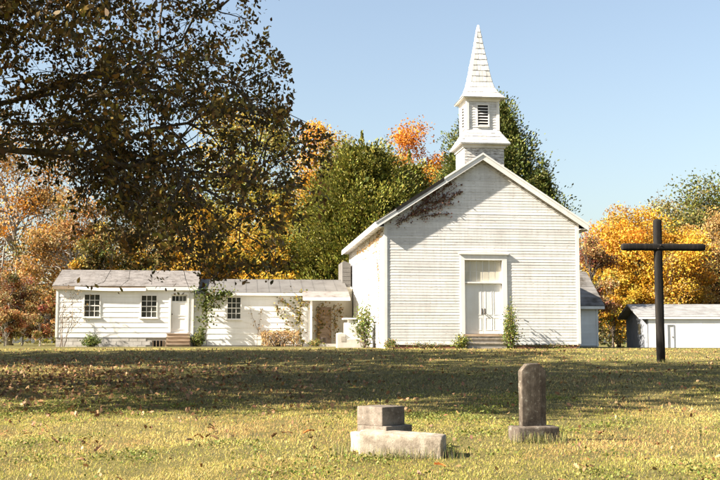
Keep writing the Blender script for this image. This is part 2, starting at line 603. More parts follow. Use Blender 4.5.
# door opening on the facade
dx0, dtop = L(464.3, 260, 0.0)
dx1, _ = L(501.8, 260, 0.0)
_, dbot = L(483, 334, 0.0)
fx0, ftop = L(460.2, 254.5, 0.0)
fx1, _ = L(506.4, 254.5, 0.0)
gable_half = lambda z: min(W2 - 0.0, (RIDGE - TH - 0.05 - z) / SLOPE)
hw = lambda z: min(W2 - 0.10, (RIDGE - TH - 0.05 - z) / SLOPE)
siding(church, -W2 + 0.10, W2 - 0.10, 0.22, RIDGE - TH - 0.1, 0.124, holes=[(fx0 + .02, fx1 - .02, -1, ftop - .02)], halfw=hw)
# left side wall boards (rotated a quarter turn)
side = empty('side_wall', (-W2, LEN, 0), -math.pi / 2)
side.parent = church
# local x of 'side' runs from rear (0) to front (LEN)
holes = []
sw = [(2.6, 3.7), (6.4, 7.5), (10.2, 11.3)]
siding(side, 0.02, LEN - 0.13, 0.22, under_z(W2) - 0.02, 0.124, holes=[(a, b, 1.35, 4.35) for a, b in sw])
for a, b in sw:
    w = MB()
    w.box(a - 0.09, a + 0.04, -0.045, 0.10, 1.3, 4.45)
    w.box(b - 0.04, b + 0.09, -0.045, 0.10, 1.3, 4.45)
    w.box(a + 0.04, b - 0.04, -0.045, 0.10, 4.32, 4.452)
    wo_ = w.build('window', 'white_trim', church)
    wo_.location = side.location; wo_.rotation_euler = side.rotation_euler
    bx('sill', 'white_trim', wo_, a - 0.14, b + 0.14, -0.09, 0.10, 1.22, 1.30)
    bx('head_cap', 'white_trim', wo_, a - 0.14, b + 0.14, -0.09, 0.10, 4.452, 4.52)
    for s, (p, q) in enumerate(((a + 0.045, (a + b) / 2 - 0.006), ((a + b) / 2 + 0.006, b - 0.045))):
        bx('shutter', 'annex_siding', wo_, p, q, -0.015, 0.04, 1.305, 4.315)
# corner boards
for sx in (-1, 1):
    m = MB()
    x0, x1 = (-W2 - 0.035, -W2 + 0.10) if sx < 0 else (W2 - 0.10, W2 + 0.035)
    m.box(x0, x1, -0.038, 0.13, 0.2, under_z(W2) - 0.05)
    m.build('corner_board', 'white_trim', church)
bx('corner_board', 'white_trim', church, -W2 - 0.035, -W2 + .1, LEN - 0.1, LEN + 0.04, 0.2, under_z(W2) - 0.05)
bx('water_table', 'white_trim', church, -W2 + .101, W2 - .101, -0.05, -0.022, 0.16, 0.225)

# roof slabs (shingle courses are parts)
for sx in (-1, 1):
    def pt(x, off): return (sx * x, roof_z(x) + off)
    poly = [pt(0.0, 0), pt(EAVE_X, 0), pt(EAVE_X, -TH), pt(0.0, -TH)]
    if sx > 0: poly = poly[::-1]
    roof = MB().prism(poly, -OH, LEN + OH).build('roof', 'roof_dark', church)
    nC = 22
    for k in range(nC):
        a = EAVE_X - (EAVE_X + 0.0) * (k) / nC; b = max(EAVE_X - EAVE_X * (k + 1) / nC - 0.04, 0.02)
        q = [pt(a + (0.03 if k == 0 else 0), 0.032), pt(b, 0.012), pt(b, 0.001), pt(a + (0.03 if k == 0 else 0), 0.001)]
        if sx < 0: q = q[::-1]
        MB().prism(q, -OH - 0.02, LEN + OH + .02).build('shingle_course', 'roof_dark', roof)
bx('ridge_cap', 'roof_dark', church, -0.1, 0.1, 2.3, LEN + OH, RIDGE - 0.03, RIDGE + 0.06)
# rake boards, soffits, frieze
for sx in (-1, 1):
    def rb(name, xa, xb, oa, ob, y0, y1, mat):
        poly = [(sx * xa, roof_z(xa) + oa), (sx * xb, roof_z(xb) + oa), (sx * xb, roof_z(xb) + ob), (sx * xa, roof_z(xa) + ob)]
        if sx > 0: poly = poly[::-1]
        return MB().prism(poly, y0, y1).build(name, mat, church)
    rb('rake_board', 0.004, EAVE_X, -0.055, -0.285, -OH - 0.045, -OH - 0.004, 'white_trim')
    if sx > 0:
        rb('drip_edge', 0.004, EAVE_X + 0.03, 0.036, -0.053, -OH - 0.075, -OH - 0.021, 'white_trim')
    else:
        rb('drip_edge', 0.004, 1.75, 0.036, -0.053, -OH - 0.075, -OH - 0.021, 'white_trim')
        rb('tar_paper_edge', 1.752, 3.898, 0.038, -0.125, -OH - 0.062, -OH - 0.0215, 'dark_void')
        rb('drip_edge', 3.9, EAVE_X + 0.02, -0.02, -0.053, -OH - 0.065, -OH - 0.021, 'white_trim')
    rb('soffit', 0.004, EAVE_X, -TH - 0.004, -TH - 0.03, -OH, -0.04, 'peeling_paint')
    rb('frieze_board', 0.004, W2 - 0.02, -TH - 0.032, -TH - 0.26, -0.045, 0.05, 'peeling_paint')
    # eave fascia along the sides
    xx0, xx1 = (-EAVE_X - 0.03, -EAVE_X + 0.0) if sx < 0 else (EAVE_X, EAVE_X + 0.03)
    bx('fascia', 'white_trim', church, xx0, xx1, -OH - 0.02, LEN + OH, roof_z(EAVE_X) - 0.26, roof_z(EAVE_X) - 0.012)
    xx0, xx1 = (-EAVE_X + 0.001, -W2 - 0.036) if sx < 0 else (W2 + 0.036, EAVE_X - 0.001)
    bx('soffit', 'peeling_paint', church, xx0, xx1, -OH + 0.001, LEN + OH, roof_z(EAVE_X) - 0.22, roof_z(EAVE_X) - 0.195)
bx('frieze_board', 'peeling_paint', church, -W2 - 0.05, -W2 - 0.028, 0.14, LEN, roof_z(EAVE_X) - 0.52, roof_z(EAVE_X) - 0.222)

# door
door_frame = MB()
door_frame.box(fx0, dx0, -0.055, 0.13, 0.23, dtop)
door_frame.box(dx1, fx1, -0.055, 0.13, 0.23, dtop)
door_frame.box(fx0, fx1, -0.056, 0.13, dtop, ftop)
df = door_frame.build('door_frame', 'white_trim', church)
xm = (fx0 + fx1) / 2
MB().prism([(fx0 - 0.06, ftop + 0.002), (fx1 + 0.06, ftop + 0.002), (fx1 + 0.10, ftop + 0.05), (xm, ftop + 0.14), (fx0 - 0.10, ftop + 0.05)], -0.11, 0.12).build('head_cap', 'white_trim', df)
_, tb = L(483, 283, 0)
bx('transom_bar', 'white_trim', df, dx0 + 0.001, dx1 - 0.001, -0.03, 0.129, tb - 0.02, tb + 0.05)
bx('threshold', 'old_wood', df, dx0 - 0.04, dx1 + 0.04, -0.09, 0.128, dbot - 0.10, dbot)
bx('kick_board', 'peeling_paint', df, dx0 + 0.002, dx1 - 0.002, 0.0, 0.128, 0.24, dbot - 0.102)
# transom : six boarded lights in two rows
tr = bx('transom', 'white_trim', church, dx0 + 0.002, dx1 - 0.002, 0.10, 0.132, tb + 0.052, dtop - 0.002)
nw = 6
for i in range(nw):
    for j in range(2):
        a = dx0 + (dx1 - dx0) * i / nw + 0.02; b = dx0 + (dx1 - dx0) * (i + 1) / nw - 0.02
        z0 = tb + 0.06 + (dtop - tb - 0.07) * j / 2 + 0.015; z1 = tb + 0.06 + (dtop - tb - 0.07) * (j + 1) / 2 - 0.015
        bx('panel', 'cream_panel', tr, a, b, 0.088 + random.uniform(-.006, .004), 0.101, z0, z1)
for s in (0, 1):
    a = dx0 + 0.006 + s * (dx1 - dx0) / 2; b = a + (dx1 - dx0) / 2 - 0.012
    dl = bx('door', 'annex_siding', church, a, b, 0.075, 0.115, dbot + 0.01, tb - 0.03)
    wd = b - a; mid = dbot + 0.78
    for (p0, p1, z0, z1) in ((0.10, 0.46, dbot + 0.16, mid - 0.06), (0.54, 0.90, dbot + 0.16, mid - 0.06),
                              (0.10, 0.46, mid + 0.06, tb - 0.16), (0.54, 0.90, mid + 0.06, tb - 0.16)):
        pa, pb = a + wd * p0, a + wd * p1
        mo = MB()       # raised moulding round each panel
        for (q0, q1, r0, r1) in ((pa, pb, z0, z0 + .022), (pa, pb, z1 - .022, z1), (pa, pa + .022, z0 + .022, z1 - .022), (pb - .022, pb, z0 + .022, z1 - .022)):
            mo.box(q0, q1, 0.067, 0.0755, r0, r1)
        mo.build('panel_moulding', 'white_trim', dl)
    hx = b - 0.06 if s == 0 else a + 0.06
    hm = MB()
    hm.box(hx - 0.022, hx + 0.022, 0.062, 0.0755, dbot + 0.86, dbot + 1.12)
    hm.tube([(hx, 0.064, dbot + 0.95), (hx, 0.02, dbot + 0.95)], [0.012, 0.012], 8)
    hm.tube([(hx, 0.03, dbot + 0.95), (hx, 0.015, dbot + 0.95), (hx, 0.0, dbot + 0.95), (hx, -0.006, dbot + .95)], [0.02, 0.032, 0.028, 0.01], 10)
    hm.build('handle', 'iron', dl)
# stone step below
st_ = empty('entrance_step', loc2world(0.0, 0, 0), ROT)
tag(st_, 'low brick and stone step below the double door', 'step')
for i, (a, b, c_, h_) in enumerate(((dx0 - .05, dx1 + .05, -0.62, 0.24), (dx0 - 0.02, dx1 + 0.02, -0.36, 0.44))):
    bx('tread', 'limestone_pale', st_, a, b, c_, -0.095, h_ - 0.06, h_, bevel=0.01)
    bx('riser', 'mortar', st_, a + 0.03, b - 0.03, c_ + 0.03, -0.095, -0.2 if i == 0 else 0.242, h_ - 0.061)

# ------------------------------------------------------------------ steeple
SC = 1.22      # centre, local y
SX = 0.20
def ring(hw_, z, yc=SC):
    return [(SX - hw_, yc - hw_, z), (SX + hw_, yc - hw_, z), (SX + hw_, yc + hw_, z), (SX - hw_, yc + hw_, z)]
def frust(h0, z0, h1, z1):
    return MB().hexa(ring(h0, z0) + ring(h1, z1))
zb0 = 7.3
z_sk = 9.12; z_b0 = 9.80; z_b1 = 11.27; z_top = 14.85
steeple = church
basep = frust(0.90, zb0, 0.90, z_sk + 0.1).build('steeple_base', 'peeling_paint', steeple)
def ring_boards(parent, hw_, z0, z1, n, mat, gap=None):
    """horizontal boards on four faces, each its own part"""
    h = (z1 - z0) / n
    for k in range(n):
        za, zb = z0 + k * h, z0 + (k + 1) * h
        for fc in range(4):
            runs = [(-hw_, hw_)]
            if gap and gap[1] < zb - 0.001 and gap[2] > za + 0.001:
                runs = [(-hw_, -gap[0]), (gap[0], hw_)]
            for a, b in runs:
                m = MB()
                m.hexa([(a, -hw_ - 0.022, za), (b, -hw_ - 0.022, za), (b, -hw_ + 0.0, za), (a, -hw_ + 0.0, za),
                        (a, -hw_ - 0.006, zb), (b, -hw_ - 0.006, zb), (b, -hw_ + 0.0, zb), (a, -hw_ + 0.0, zb)])
                o = m.build('board', mat, parent)
                o.location = (SX, SC, 0); o.rotation_euler = (0, 0, fc * math.pi / 2)
ring_boards(basep, 0.90, 7.6, z_sk - 0.14, 10, 'peeling_paint')
frust(0.97, z_sk - 0.14, 0.99, z_sk - 0.002).build('cornice', 'white_trim', steeple)
# skirt roof
sk = MB()
sk.hexa(ring(1.15, z_sk) + ring(1.15, z_sk + 0.05))
sk.build('skirt_eave', 'white_trim', steeple)
skr = frust(1.149, z_sk + 0.051, 0.74, z_b0 + 0.03).build('skirt_roof', 'spire_shingle', steeple)

def shingle_rows(parent, prof, z0, z1, rows, sw_, mat, name='shingle'):
    """prof(t)->half width ; each shingle is a small tapered slab on a face"""
    for r_ in range(rows):
        ta, tb_ = r_ / rows, (r_ + 1) / rows
        za, zb = z0 + (z1 - z0) * ta, z0 + (z1 - z0) * min(tb_ + 0.06 / rows, 1)
        ha, hb = prof(ta), prof(min(tb_ + 0.06 / rows, 1))
        n = max(1, round(2 * ha / sw_))
        off = 0.5 if r_ % 2 else 0.0
        edges = [-1.0] + [(-1 + 2 * (k + off) / n) for k in range(n + 1) if -0.999 < -1 + 2 * (k + off) / n < 0.999] + [1.0]
        for fc in range(4):
            for a, b in zip(edges[:-1], edges[1:]):
                g = 0.010 / max(ha, 0.05)
                a_, b_ = a + g * 0.5, b - g * 0.5
                if b_ <= a_: continue
                la = 0.026 + random.uniform(-0.004, 0.008); dz = random.uniform(-0.012, 0.012) if r_ else 0
                m = MB()
                m.hexa([(a_ * ha, -ha - la, za + dz), (b_ * ha, -ha - la, za + dz), (b_ * ha, -ha + 0.004, za + dz), (a_ * ha, -ha + 0.004, za + dz),
                        (a_ * hb, -hb - 0.008, zb), (b_ * hb, -hb - 0.008, zb), (b_ * hb, -hb + 0.004, zb), (a_ * hb, -hb + 0.004, zb)])
                o = m.build(name, mat, parent)
                o.location = (SX, SC, 0); o.rotation_euler = (0, 0, fc * math.pi / 2)
shingle_rows(skr, lambda t: 1.149 + (0.74 - 1.149) * t, z_sk + 0.052, z_b0 + 0.03, 4, 0.2, 'spire_shingle')
# belfry
BW = 0.735
bel = frust(BW - 0.02, z_b0, BW - 0.02, z_b1).build('belfry', 'peeling_paint', steeple)
lz0, lz1, lw = z_b0 + 0.16, z_b1 - 0.24, 0.30
ring_boards(bel, BW - 0.02, z_b0 + 0.04, z_b1 - 0.12, 11, 'white_siding', gap=(lw, lz0, lz1))
for fc in range(4):
    rot = (0, 0, fc * math.pi / 2)
    def pb(name, mat, par, x0, x1, y0, y1, z0, z1):
        o = bx(name, mat, par, x0, x1, y0, y1, z0, z1); o.location = (SX, SC, 0); o.rotation_euler = rot; return o
    lv = MB()
    lv.box(-lw, -lw + 0.06, -BW - 0.03, -BW + 0.03, lz0, lz1); lv.box(lw - 0.06, lw, -BW - 0.03, -BW + 0.03, lz0, lz1)
    lv.box(-lw + 0.06, lw - 0.06, -BW - 0.03, -BW + 0.03, lz1 - 0.06, lz1 - .001); lv.box(-lw + .06, lw - .06, -BW - 0.045, -BW + 0.03, lz0 + .001, lz0 + 0.05)
    louvre = lv.build('louvre', 'white_trim', steeple); louvre.location = (SX, SC, 0); louvre.rotation_euler = rot
    o = bx('backing', 'dark_void', louvre, -lw + 0.061, lw - 0.061, -BW + 0.005, -BW + 0.018, lz0 + 0.05, lz1 - 0.06)
    ns_ = 7
    for k in range(ns_):
        z = lz0 + 0.07 + k * (lz1 - lz0 - 0.13) / ns_
        m = MB()
        m.hexa([(-lw + .061, -BW - .028, z), (lw - .061, -BW - .028, z), (lw - .061, -BW - .014, z - .0), (-lw + .061, -BW - .014, z - .0),
                (-lw + .061, -BW - .008, z + .05), (lw - .061, -BW - .008, z + .05), (lw - .061, -BW + .004, z + .05), (-lw + .061, -BW + .004, z + .05)])
        m.build('slat', 'louvre_wood', louvre)
    pb('corner_board', 'white_trim', bel, -BW - 0.03, -BW + 0.09, -BW - 0.03, -BW + 0.03, z_b0 + .035, z_b1 - 0.121)
    pb('corner_board', 'white_trim', bel, BW - 0.10, BW - 0.031, -BW - 0.027, -BW + 0.03, z_b0 + .035, z_b1 - 0.121)
frust(BW + 0.03, z_b1 - 0.12, BW + 0.08, z_b1 - 0.001).build('cornice', 'white_trim', steeple)
# spire
prof_pts = [(0, .955), (.03, .87), (.08, .72), (.14, .60), (.2, .53), (.31, .45), (.5, .335), (.73, .19), (1, .045)]
def prof(t):
    for (a, ha), (b, hb) in zip(prof_pts[:-1], prof_pts[1:]):
        if t <= b: return ha + (hb - ha) * (t - a) / (b - a)
    return prof_pts[-1][1]
MB().hexa(ring(0.955, z_b1) + ring(0.96, z_b1 + 0.045)).build('spire_eave', 'cream_panel', steeple)
sp = MB()
ts = [p[0] for p in prof_pts]
for a, b in zip(ts[:-1], ts[1:]):
    z0 = z_b1 + 0.046 + (z_top - z_b1 - .05) * a; z1 = z_b1 + 0.046 + (z_top - z_b1 - .05) * b
    n = len(sp.v)
    sp.v += ring(prof(a) - 0.012, z0) + ring(prof(b) - 0.012, z1)
    for k in range(4):
        sp.f.append((n + k, n + (k + 1) % 4, n + 4 + (k + 1) % 4, n + 4 + k))
sp.f.append((3, 2, 1, 0)); n = len(sp.v); sp.f.append((n - 4, n - 3, n - 2, n - 1))
spire = sp.build('spire', 'spire_shingle', steeple)
shingle_rows(spire, prof, z_b1 + 0.048, z_top, 13, 0.17, 'spire_shingle')
frust(0.06, z_top - 0.04, 0.03, z_top + 0.07).build('finial', 'white_trim', steeple)

# ------------------------------------------------------------------ windows helper
def window(parent, x0, x1, z0, z1, y=0.0, cols=3, rows=4, mat='white_trim'):
    m = MB()
    f = 0.06
    m.box(x0, x0 + f, y - 0.04, y + 0.12, z0, z1); m.box(x1 - f, x1, y - 0.04, y + 0.12, z0, z1)
    m.box(x0 + f, x1 - f, y - 0.04, y + 0.12, z1 - f, z1 - .001); m.box(x0 + f, x1 - f, y - 0.04, y + 0.12, z0 + .001, z0 + f * 0.8)
    w = m.build('window', mat, parent)
    bx('sill', mat, w, x0 - 0.05, x1 + 0.05, y - 0.075, y + 0.1, z0 - 0.045, z0)
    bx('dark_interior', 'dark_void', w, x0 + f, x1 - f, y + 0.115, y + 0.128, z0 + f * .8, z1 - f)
    a0, a1, b0, b1 = x0 + f, x1 - f, z0 + f * .8, z1 - f
    bt = 0.03
    mid = (b0 + b1) / 2
    bx('meeting_rail', mat, w, a0 + .001, a1 - .001, y + 0.03, y + 0.085, mid - 0.025, mid + 0.025)
    xs = [a0 + (a1 - a0) * i / cols for i in range(cols + 1)]
    zs = [b0 + (b1 - b0) * j / rows for j in range(rows + 1)]
    for x in xs[1:-1]:
        bx('muntin', mat, w, x - bt / 2, x + bt / 2, y + 0.042, y + 0.075, b0 + .001, b1 - .001)
    for j, z in enumerate(zs[1:-1]):
        if abs(z - mid) < 0.02: continue
        bx('muntin', mat, w, a0 + .001, a1 - .001, y + 0.045, y + 0.078, z - bt / 2, z + bt / 2)
    for i in range(cols):
        for j in range(rows):
            o = bx('pane', 'window_glass', w, xs[i] + bt / 2 + .001, xs[i + 1] - bt / 2 - .001, y + 0.058, y + 0.064, zs[j] + bt / 2 + .001, zs[j + 1] - bt / 2 - .001)
            o.rotation_euler = (0, 0, 0)
    return w

# ------------------------------------------------------------------ annex, left wing
YA = 10.5
ax0, aeave = L(57, 287.5, YA)
ax1, _ = L(193.5, 288, YA)
annex = empty('annex_wing', loc2world(0, 0, 0), ROT)
tag(annex, 'low white annex wing with worn gable roof, two windows and wooden door steps', 'building')
RUN1 = 3.0
_, aridge = L(120, 270.5, YA + RUN1)
_, fnd = L(120, 337.5, YA)
def frame_at(parent, y):
    e = empty('front_wall', (0, y, 0)); e.parent = parent; return e
fw = frame_at(annex, YA)
W_ = {}
w1 = L(83.6, 293.5, YA); w1b = L(100.4, 317.5, YA)
w2 = L(140.6, 294.5, YA); w2b = L(157.4, 318, YA)
d1 = L(169.5, 293, YA); d1b = L(188.5, 332.5, YA)
holes1 = [(w1[0], w1b[0], w1b[1], w1[1]), (w2[0], w2b[0], w2b[1], w2[1]), (d1[0], d1b[0], d1b[1], d1[1])]
siding(fw, ax0 + 0.08, ax1 - 0.08, fnd, aeave, 0.262, holes=holes1, mat='annex_siding', name='siding_board', proud=0.02)
bx('corner_board', 'white_trim', annex, ax0 - 0.03, ax0 + 0.08, YA - 0.035, YA + 0.13, fnd, aeave - .002)
bx('corner_board', 'white_trim', annex, ax1 - 0.08, ax1 + 0.03, YA - 0.035, YA + 0.13, fnd, aeave - .002)
holec = d1
core = MB().prismx([(YA + 0.131, -0.1), (YA + 2 * RUN1, -0.1), (YA + 2 * RUN1, aeave), (YA + RUN1, aridge - 0.15), (YA + 0.131, aeave)], ax0, ax1)
core.build('wall', 'annex_siding', annex)
# concrete-block foundation, each block a part
fnd_o = bx('foundation', 'mortar', annex, ax0 + 0.01, ax1 - 0.01, YA + 0.02, YA + 0.13, -0.3, fnd - 0.002)
vx0, vz1 = L(152, 340.5, YA); vx1, _ = L(164, 340.5, YA)
nb = 16; bl = (ax1 - ax0 - 0.02) / nb
for r_ in range(4):
    for k in range(nb + (r_ % 2)):
        a = ax0 + 0.015 + (k - 0.5 * (r_ % 2)) * bl; b = a + bl - 0.012
        a = max(a, ax0 + 0.015); b = min(b, ax1 - 0.015)
        z0 = -0.26 + r_ * (fnd + 0.26) / 4; z1 = z0 + (fnd + 0.26) / 4 - 0.012
        if b > vx0 and a < vx1 and z0 < vz1 - 0.02 and r_ > 0: continue
        bx('block', 'block_foundation', fnd_o, a, b, YA + random.uniform(-0.004, 0.004), YA + 0.025, z0, z1)
vent = bx('crawl_vent', 'dark_void', annex, vx0, vx1, YA + 0.008, YA + 0.018, 0.02, vz1)
for k in range(4):
    bx('vent_bar', 'old_wood', vent, vx0 + 0.04 + k * (vx1 - vx0 - 0.1) / 3, vx0 + 0.07 + k * (vx1 - vx0 - 0.1) / 3, YA - 0.015, YA + 0.007, 0.02, vz1)
# roof
rx0 = L(52.5, 285, YA - 0.13)[0]; rx1 = L(198.5, 287, YA - 0.13)[0]
sl = (aridge - aeave) / RUN1
def aroof(parent, x0, x1, y_eave, y_ridge, z_eave, z_ridge, mat, ncourse, both=True, edge='old_wood', seg=9, metal=False):
    th = 0.10
    if metal: ncourse = 0
    for sgn in ((0, 1) if both else (0,)):
        ye = y_eave if sgn == 0 else 2 * y_ridge - y_eave
        poly = [(ye, z_eave - th), (y_ridge, z_ridge - th), (y_ridge, z_ridge), (ye, z_eave)]
        if sgn: poly = poly[::-1]
        rf = MB().prismx(poly, x0, x1).build('roof', edge, parent)
        if sgn: 
            q = [(ye, z_eave + 0.001), (y_ridge, z_ridge + 0.001), (y_ridge, z_ridge + 0.02), (ye, z_eave + 0.02)][::-1]
            MB().prismx(q, x0 - .02, x1 + .02).build('shingle_course', mat, rf)
            continue
        if metal:
            nP = max(2, round((x1 - x0) / 0.62))
            for i in range(nP):
                a = x0 - 0.02 + (x1 - x0 + .04) * i / nP; b = x0 - 0.02 + (x1 - x0 + .04) * (i + 1) / nP
                m = MB().prismx([(ye - 0.03, z_eave + 0.001), (y_ridge, z_ridge + 0.001), (y_ridge, z_ridge + 0.012), (ye - 0.03, z_eave + 0.012)], a + 0.002, b - 0.002)
                for xr in (a + 0.002,):
                    m.prismx([(ye - 0.03, z_eave + 0.0125), (y_ridge, z_ridge + 0.0125), (y_ridge, z_ridge + 0.022), (ye - 0.03, z_eave + 0.022)], xr, xr + 0.024)
                m.build('roof_panel', mat, rf)
        for k in range(ncourse):
            ta, tb2 = k / ncourse, min((k + 1) / ncourse + 0.02, 1)
            xs = sorted([x0 - 0.02] + [x0 + (x1 - x0) * (i + random.uniform(-.35, .35)) / seg for i in range(1, seg)] + [x1 + 0.02])
            for a, b in zip(xs[:-1], xs[1:]):
                lift = 0.022 + random.uniform(0, 0.012)
                ya, yb = ye + (y_ridge - ye) * ta - (0.03 if k == 0 else random.uniform(0, 0.02)), ye + (y_ridge - ye) * tb2
                zA, zB = z_eave + (z_ridge - z_eave) * ta, z_eave + (z_ridge - z_eave) * tb2
                m = MB().prismx([(ya, zA + 0.001), (yb, zB + 0.001), (yb, zB + 0.010), (ya, zA + lift)], a + 0.002, b - 0.002)
                m.build('shingle_strip', mat, rf)
ae_y = YA - 0.13; ae_z = aeave - 0.13 * sl + 0.12
aroof(annex, rx0, rx1, ae_y, YA + RUN1, ae_z + 0.0, aridge + 0.0, 'roof_worn', 11, seg=22)
bx('fascia', 'old_wood', annex, rx0 + 0.02, L(75, 286, ae_y)[0], ae_y - 0.03, ae_y - 0.001, ae_z - 0.17, ae_z - 0.012)
bx('fascia', 'white_trim', annex, L(146, 286, ae_y)[0], rx1 - 0.02, ae_y - 0.03, ae_y - 0.001, ae_z - 0.19, ae_z - 0.012)
# torn, sagging length of fascia
q0 = L(75, 288, ae_y); q1 = L(146, 288, ae_y)
m = MB()
n = 8
pts = []
for k in range(n + 1):
    t = k / n; x = q0[0] + (q1[0] - q0[0]) * t
    sag = 0.07 * math.sin(math.pi * min(t * 1.05, 1)) ** 1.5 + 0.10 * t
    pts.append((x, ae_z - 0.02 - sag * 0.55))
poly = [(x, z - 0.17) for x, z in pts] + [(x, z) for x, z in reversed(pts)]
fas = m
for (xa, za), (xb, zb) in zip(pts[:-1], pts[1:]):
    fas.hexa([(xa, ae_y - 0.075, za - 0.16), (xb, ae_y - 0.075, zb - 0.16), (xb, ae_y - 0.035, zb - 0.16), (xa, ae_y - 0.035, za - 0.16),
              (xa, ae_y - 0.04, za), (xb, ae_y - 0.04, zb), (xb, ae_y - 0.002, zb), (xa, ae_y - 0.002, za)])
fo = fas.build('loose_fascia', 'white_trim', annex)
fo['label'] = 'torn white fascia board sagging from the eave'
bx('soffit', 'peeling_paint', annex, rx0 + .03, rx1 - .03, ae_y + 0.002, YA - 0.04, ae_z - 0.13, ae_z - 0.105)
window(annex, w1[0], w1b[0], w1b[1], w1[1]).location = (0, YA, 0)
window(annex, w2[0], w2b[0], w2b[1], w2[1]).location = (0, YA, 0)
# annex door with four top lights
dfm = MB(); dA, dB, dZ0, dZ1 = d1[0], d1b[0], d1b[1], d1[1]
dfm.box(dA, dA + 0.09, -0.045, 0.12, dZ0, dZ1); dfm.box(dB - 0.09, dB, -0.045, 0.12, dZ0, dZ1); dfm.box(dA + .09, dB - .09, -0.045, 0.12, dZ1 - 0.09, dZ1 - .001)
dfo = dfm.build('door_frame', 'white_trim', annex); dfo.location = (0, YA, 0)
dr = bx('door', 'annex_siding', annex, dA + 0.095, dB - 0.095, 0.05, 0.09, dZ0 + 0.01, dZ1 - 0.095); dr.location = (0, YA, 0)
ww = (dB - dA - 0.19)
for k in range(4):
    a = dA + 0.095 + ww * (0.06 + k * 0.225); b = a + ww * 0.19
    bx('pane', 'window_glass', dr, a, b, 0.043, 0.0505, dZ1 - 0.42, dZ1 - 0.16)
for (z0, z1) in ((dZ0 + 0.15, dZ0 + 0.75), (dZ0 + 0.87, dZ1 - 0.52)):
    mo = MB()
    for (p, q) in ((0.08, 0.92),):
        a, b = dA + .095 + ww * p, dA + .095 + ww * q
        for (q0_, q1_, r0, r1) in ((a, b, z0, z0 + .03), (a, b, z1 - .03, z1), (a, a + .03, z0 + .03, z1 - .03), (b - .03, b, z0 + .03, z1 - .03)):
            mo.box(q0_, q1_, 0.03, 0.0505, r0, r1)
    mo.build('panel_moulding', 'white_trim', dr)
hm = MB().tube([(dA + .16, 0.05, dZ0 + 0.95), (dA + .16, 0.0, dZ0 + 0.95), (dA + .16, -0.01, dZ0 + .95)], [0.015, 0.03, 0.02], 8).build('handle', 'iron', dr)

# wooden steps (a thing of their own)
steps = empty('door_steps', loc2world(0, 0, 0), ROT)
tag(steps, 'weathered plank steps below the annex door', 'steps')
sA = L(165.5, 340, YA - 1.0)[0]; sB = L(190, 340, YA - 1.0)[0]
nst = 4; top = dZ0 - 0.05
for k in range(nst):
    z = top - k * (top / nst)
    y1 = YA - 0.03 if k == 0 else YA - 0.05 - k * 0.27
    y0 = YA - 0.05 - (k + 1) * 0.27
    for j in range(2):
        yy0 = y0 + (y1 - y0) * j / 2; yy1 = y0 + (y1 - y0) * (j + 1) / 2 - 0.008
        bx('tread_plank', 'old_wood', steps, sA, sB, yy0 - (0.03 if j == 0 else 0), yy1, z - 0.04, z)
    bx('riser_plank', 'old_wood', steps, sA + 0.03, sB - 0.03, y0 + 0.0, y0 + 0.025, max(z - top / nst + 0.004, -0.1), z - 0.042)
for xx in (sA - 0.01, sB - 0.03):
    bx('stringer', 'old_wood', steps, xx, xx + 0.04, YA - 0.04 - nst * 0.26, YA - 0.05, -0.15, top / nst - 0.045)
    bx('stringer', 'old_wood', steps, xx, xx + 0.04, YA - 0.04 - 2 * 0.26, YA - 0.05, top / nst - 0.04, top * 0.6)

# ------------------------------------------------------------------ link wing (middle)
YB = YA + 0.12
hall = empty('connecting_wing', loc2world(0, 0, 0), ROT)
tag(hall, 'white connecting wing with grey roof and corner porch joined to the church', 'building')
hx0 = ax1 + 0.05; hx1, _ = L(309, 300, YB)
_, heave = L(240, 294, YB)
RUN2 = 2.7
_, hridge = L(240, 279.5, YB + RUN2)
hw_ = frame_at(hall, YB)
w3 = L(226.6, 296.5, YB); w3b = L(241.4, 319.5, YB)
siding(hw_, hx0, hx1 - 0.06, 0.12, heave, 0.30, holes=[(w3[0], w3b[0], w3b[1], w3[1])], mat='annex_siding', name='siding_board', proud=0.02)
window(hall, w3[0], w3b[0], w3b[1], w3[1]).location = (0, YB, 0)
bx('corner_board', 'white_trim', hall, hx1 - 0.06, hx1 + 0.03, YB - 0.035, YB + 0.13, 0.05, heave)
bx('foundation', 'block_foundation', hall, hx0, hx1, YB + 0.01, YB + 0.13, -0.3, 0.118)
ex1 = -W2 - 0.46
MB().prismx([(YB + 0.131, -0.1), (YB + 2 * RUN2, -0.1), (YB + 2 * RUN2, heave), (YB + RUN2, hridge - 0.15), (YB + 0.131, heave)], hx0, hx1).build('wall', 'annex_siding', hall)
MB().prismx([(YB + 1.7, -0.1), (YB + 2 * RUN2, -0.1), (YB + 2 * RUN2, heave), (YB + RUN2, hridge - 0.15), (YB + 1.7, heave + .4)], hx1 + 0.002, -W2 - 0.06).build('porch_wall', 'cream_panel', hall)
he_y = YB - 0.14; slB = (hridge - heave) / RUN2; he_z = heave - 0.14 * slB + 0.12
aroof(hall, rx1 + 0.06, ex1, he_y, YB + RUN2, he_z, hridge, 'roof_grey', 9, edge='roof_grey', seg=7, metal=True)
bx('fascia', 'white_trim', hall, rx1 + .07, hx1 - 0.2, he_y - 0.03, he_y - 0.001, he_z - 0.16, he_z - 0.012)
bx('soffit', 'white_trim', hall, rx1 + .07, hx1 + .03, he_y + 0.002, YB - 0.04, he_z - 0.13, he_z - 0.105)
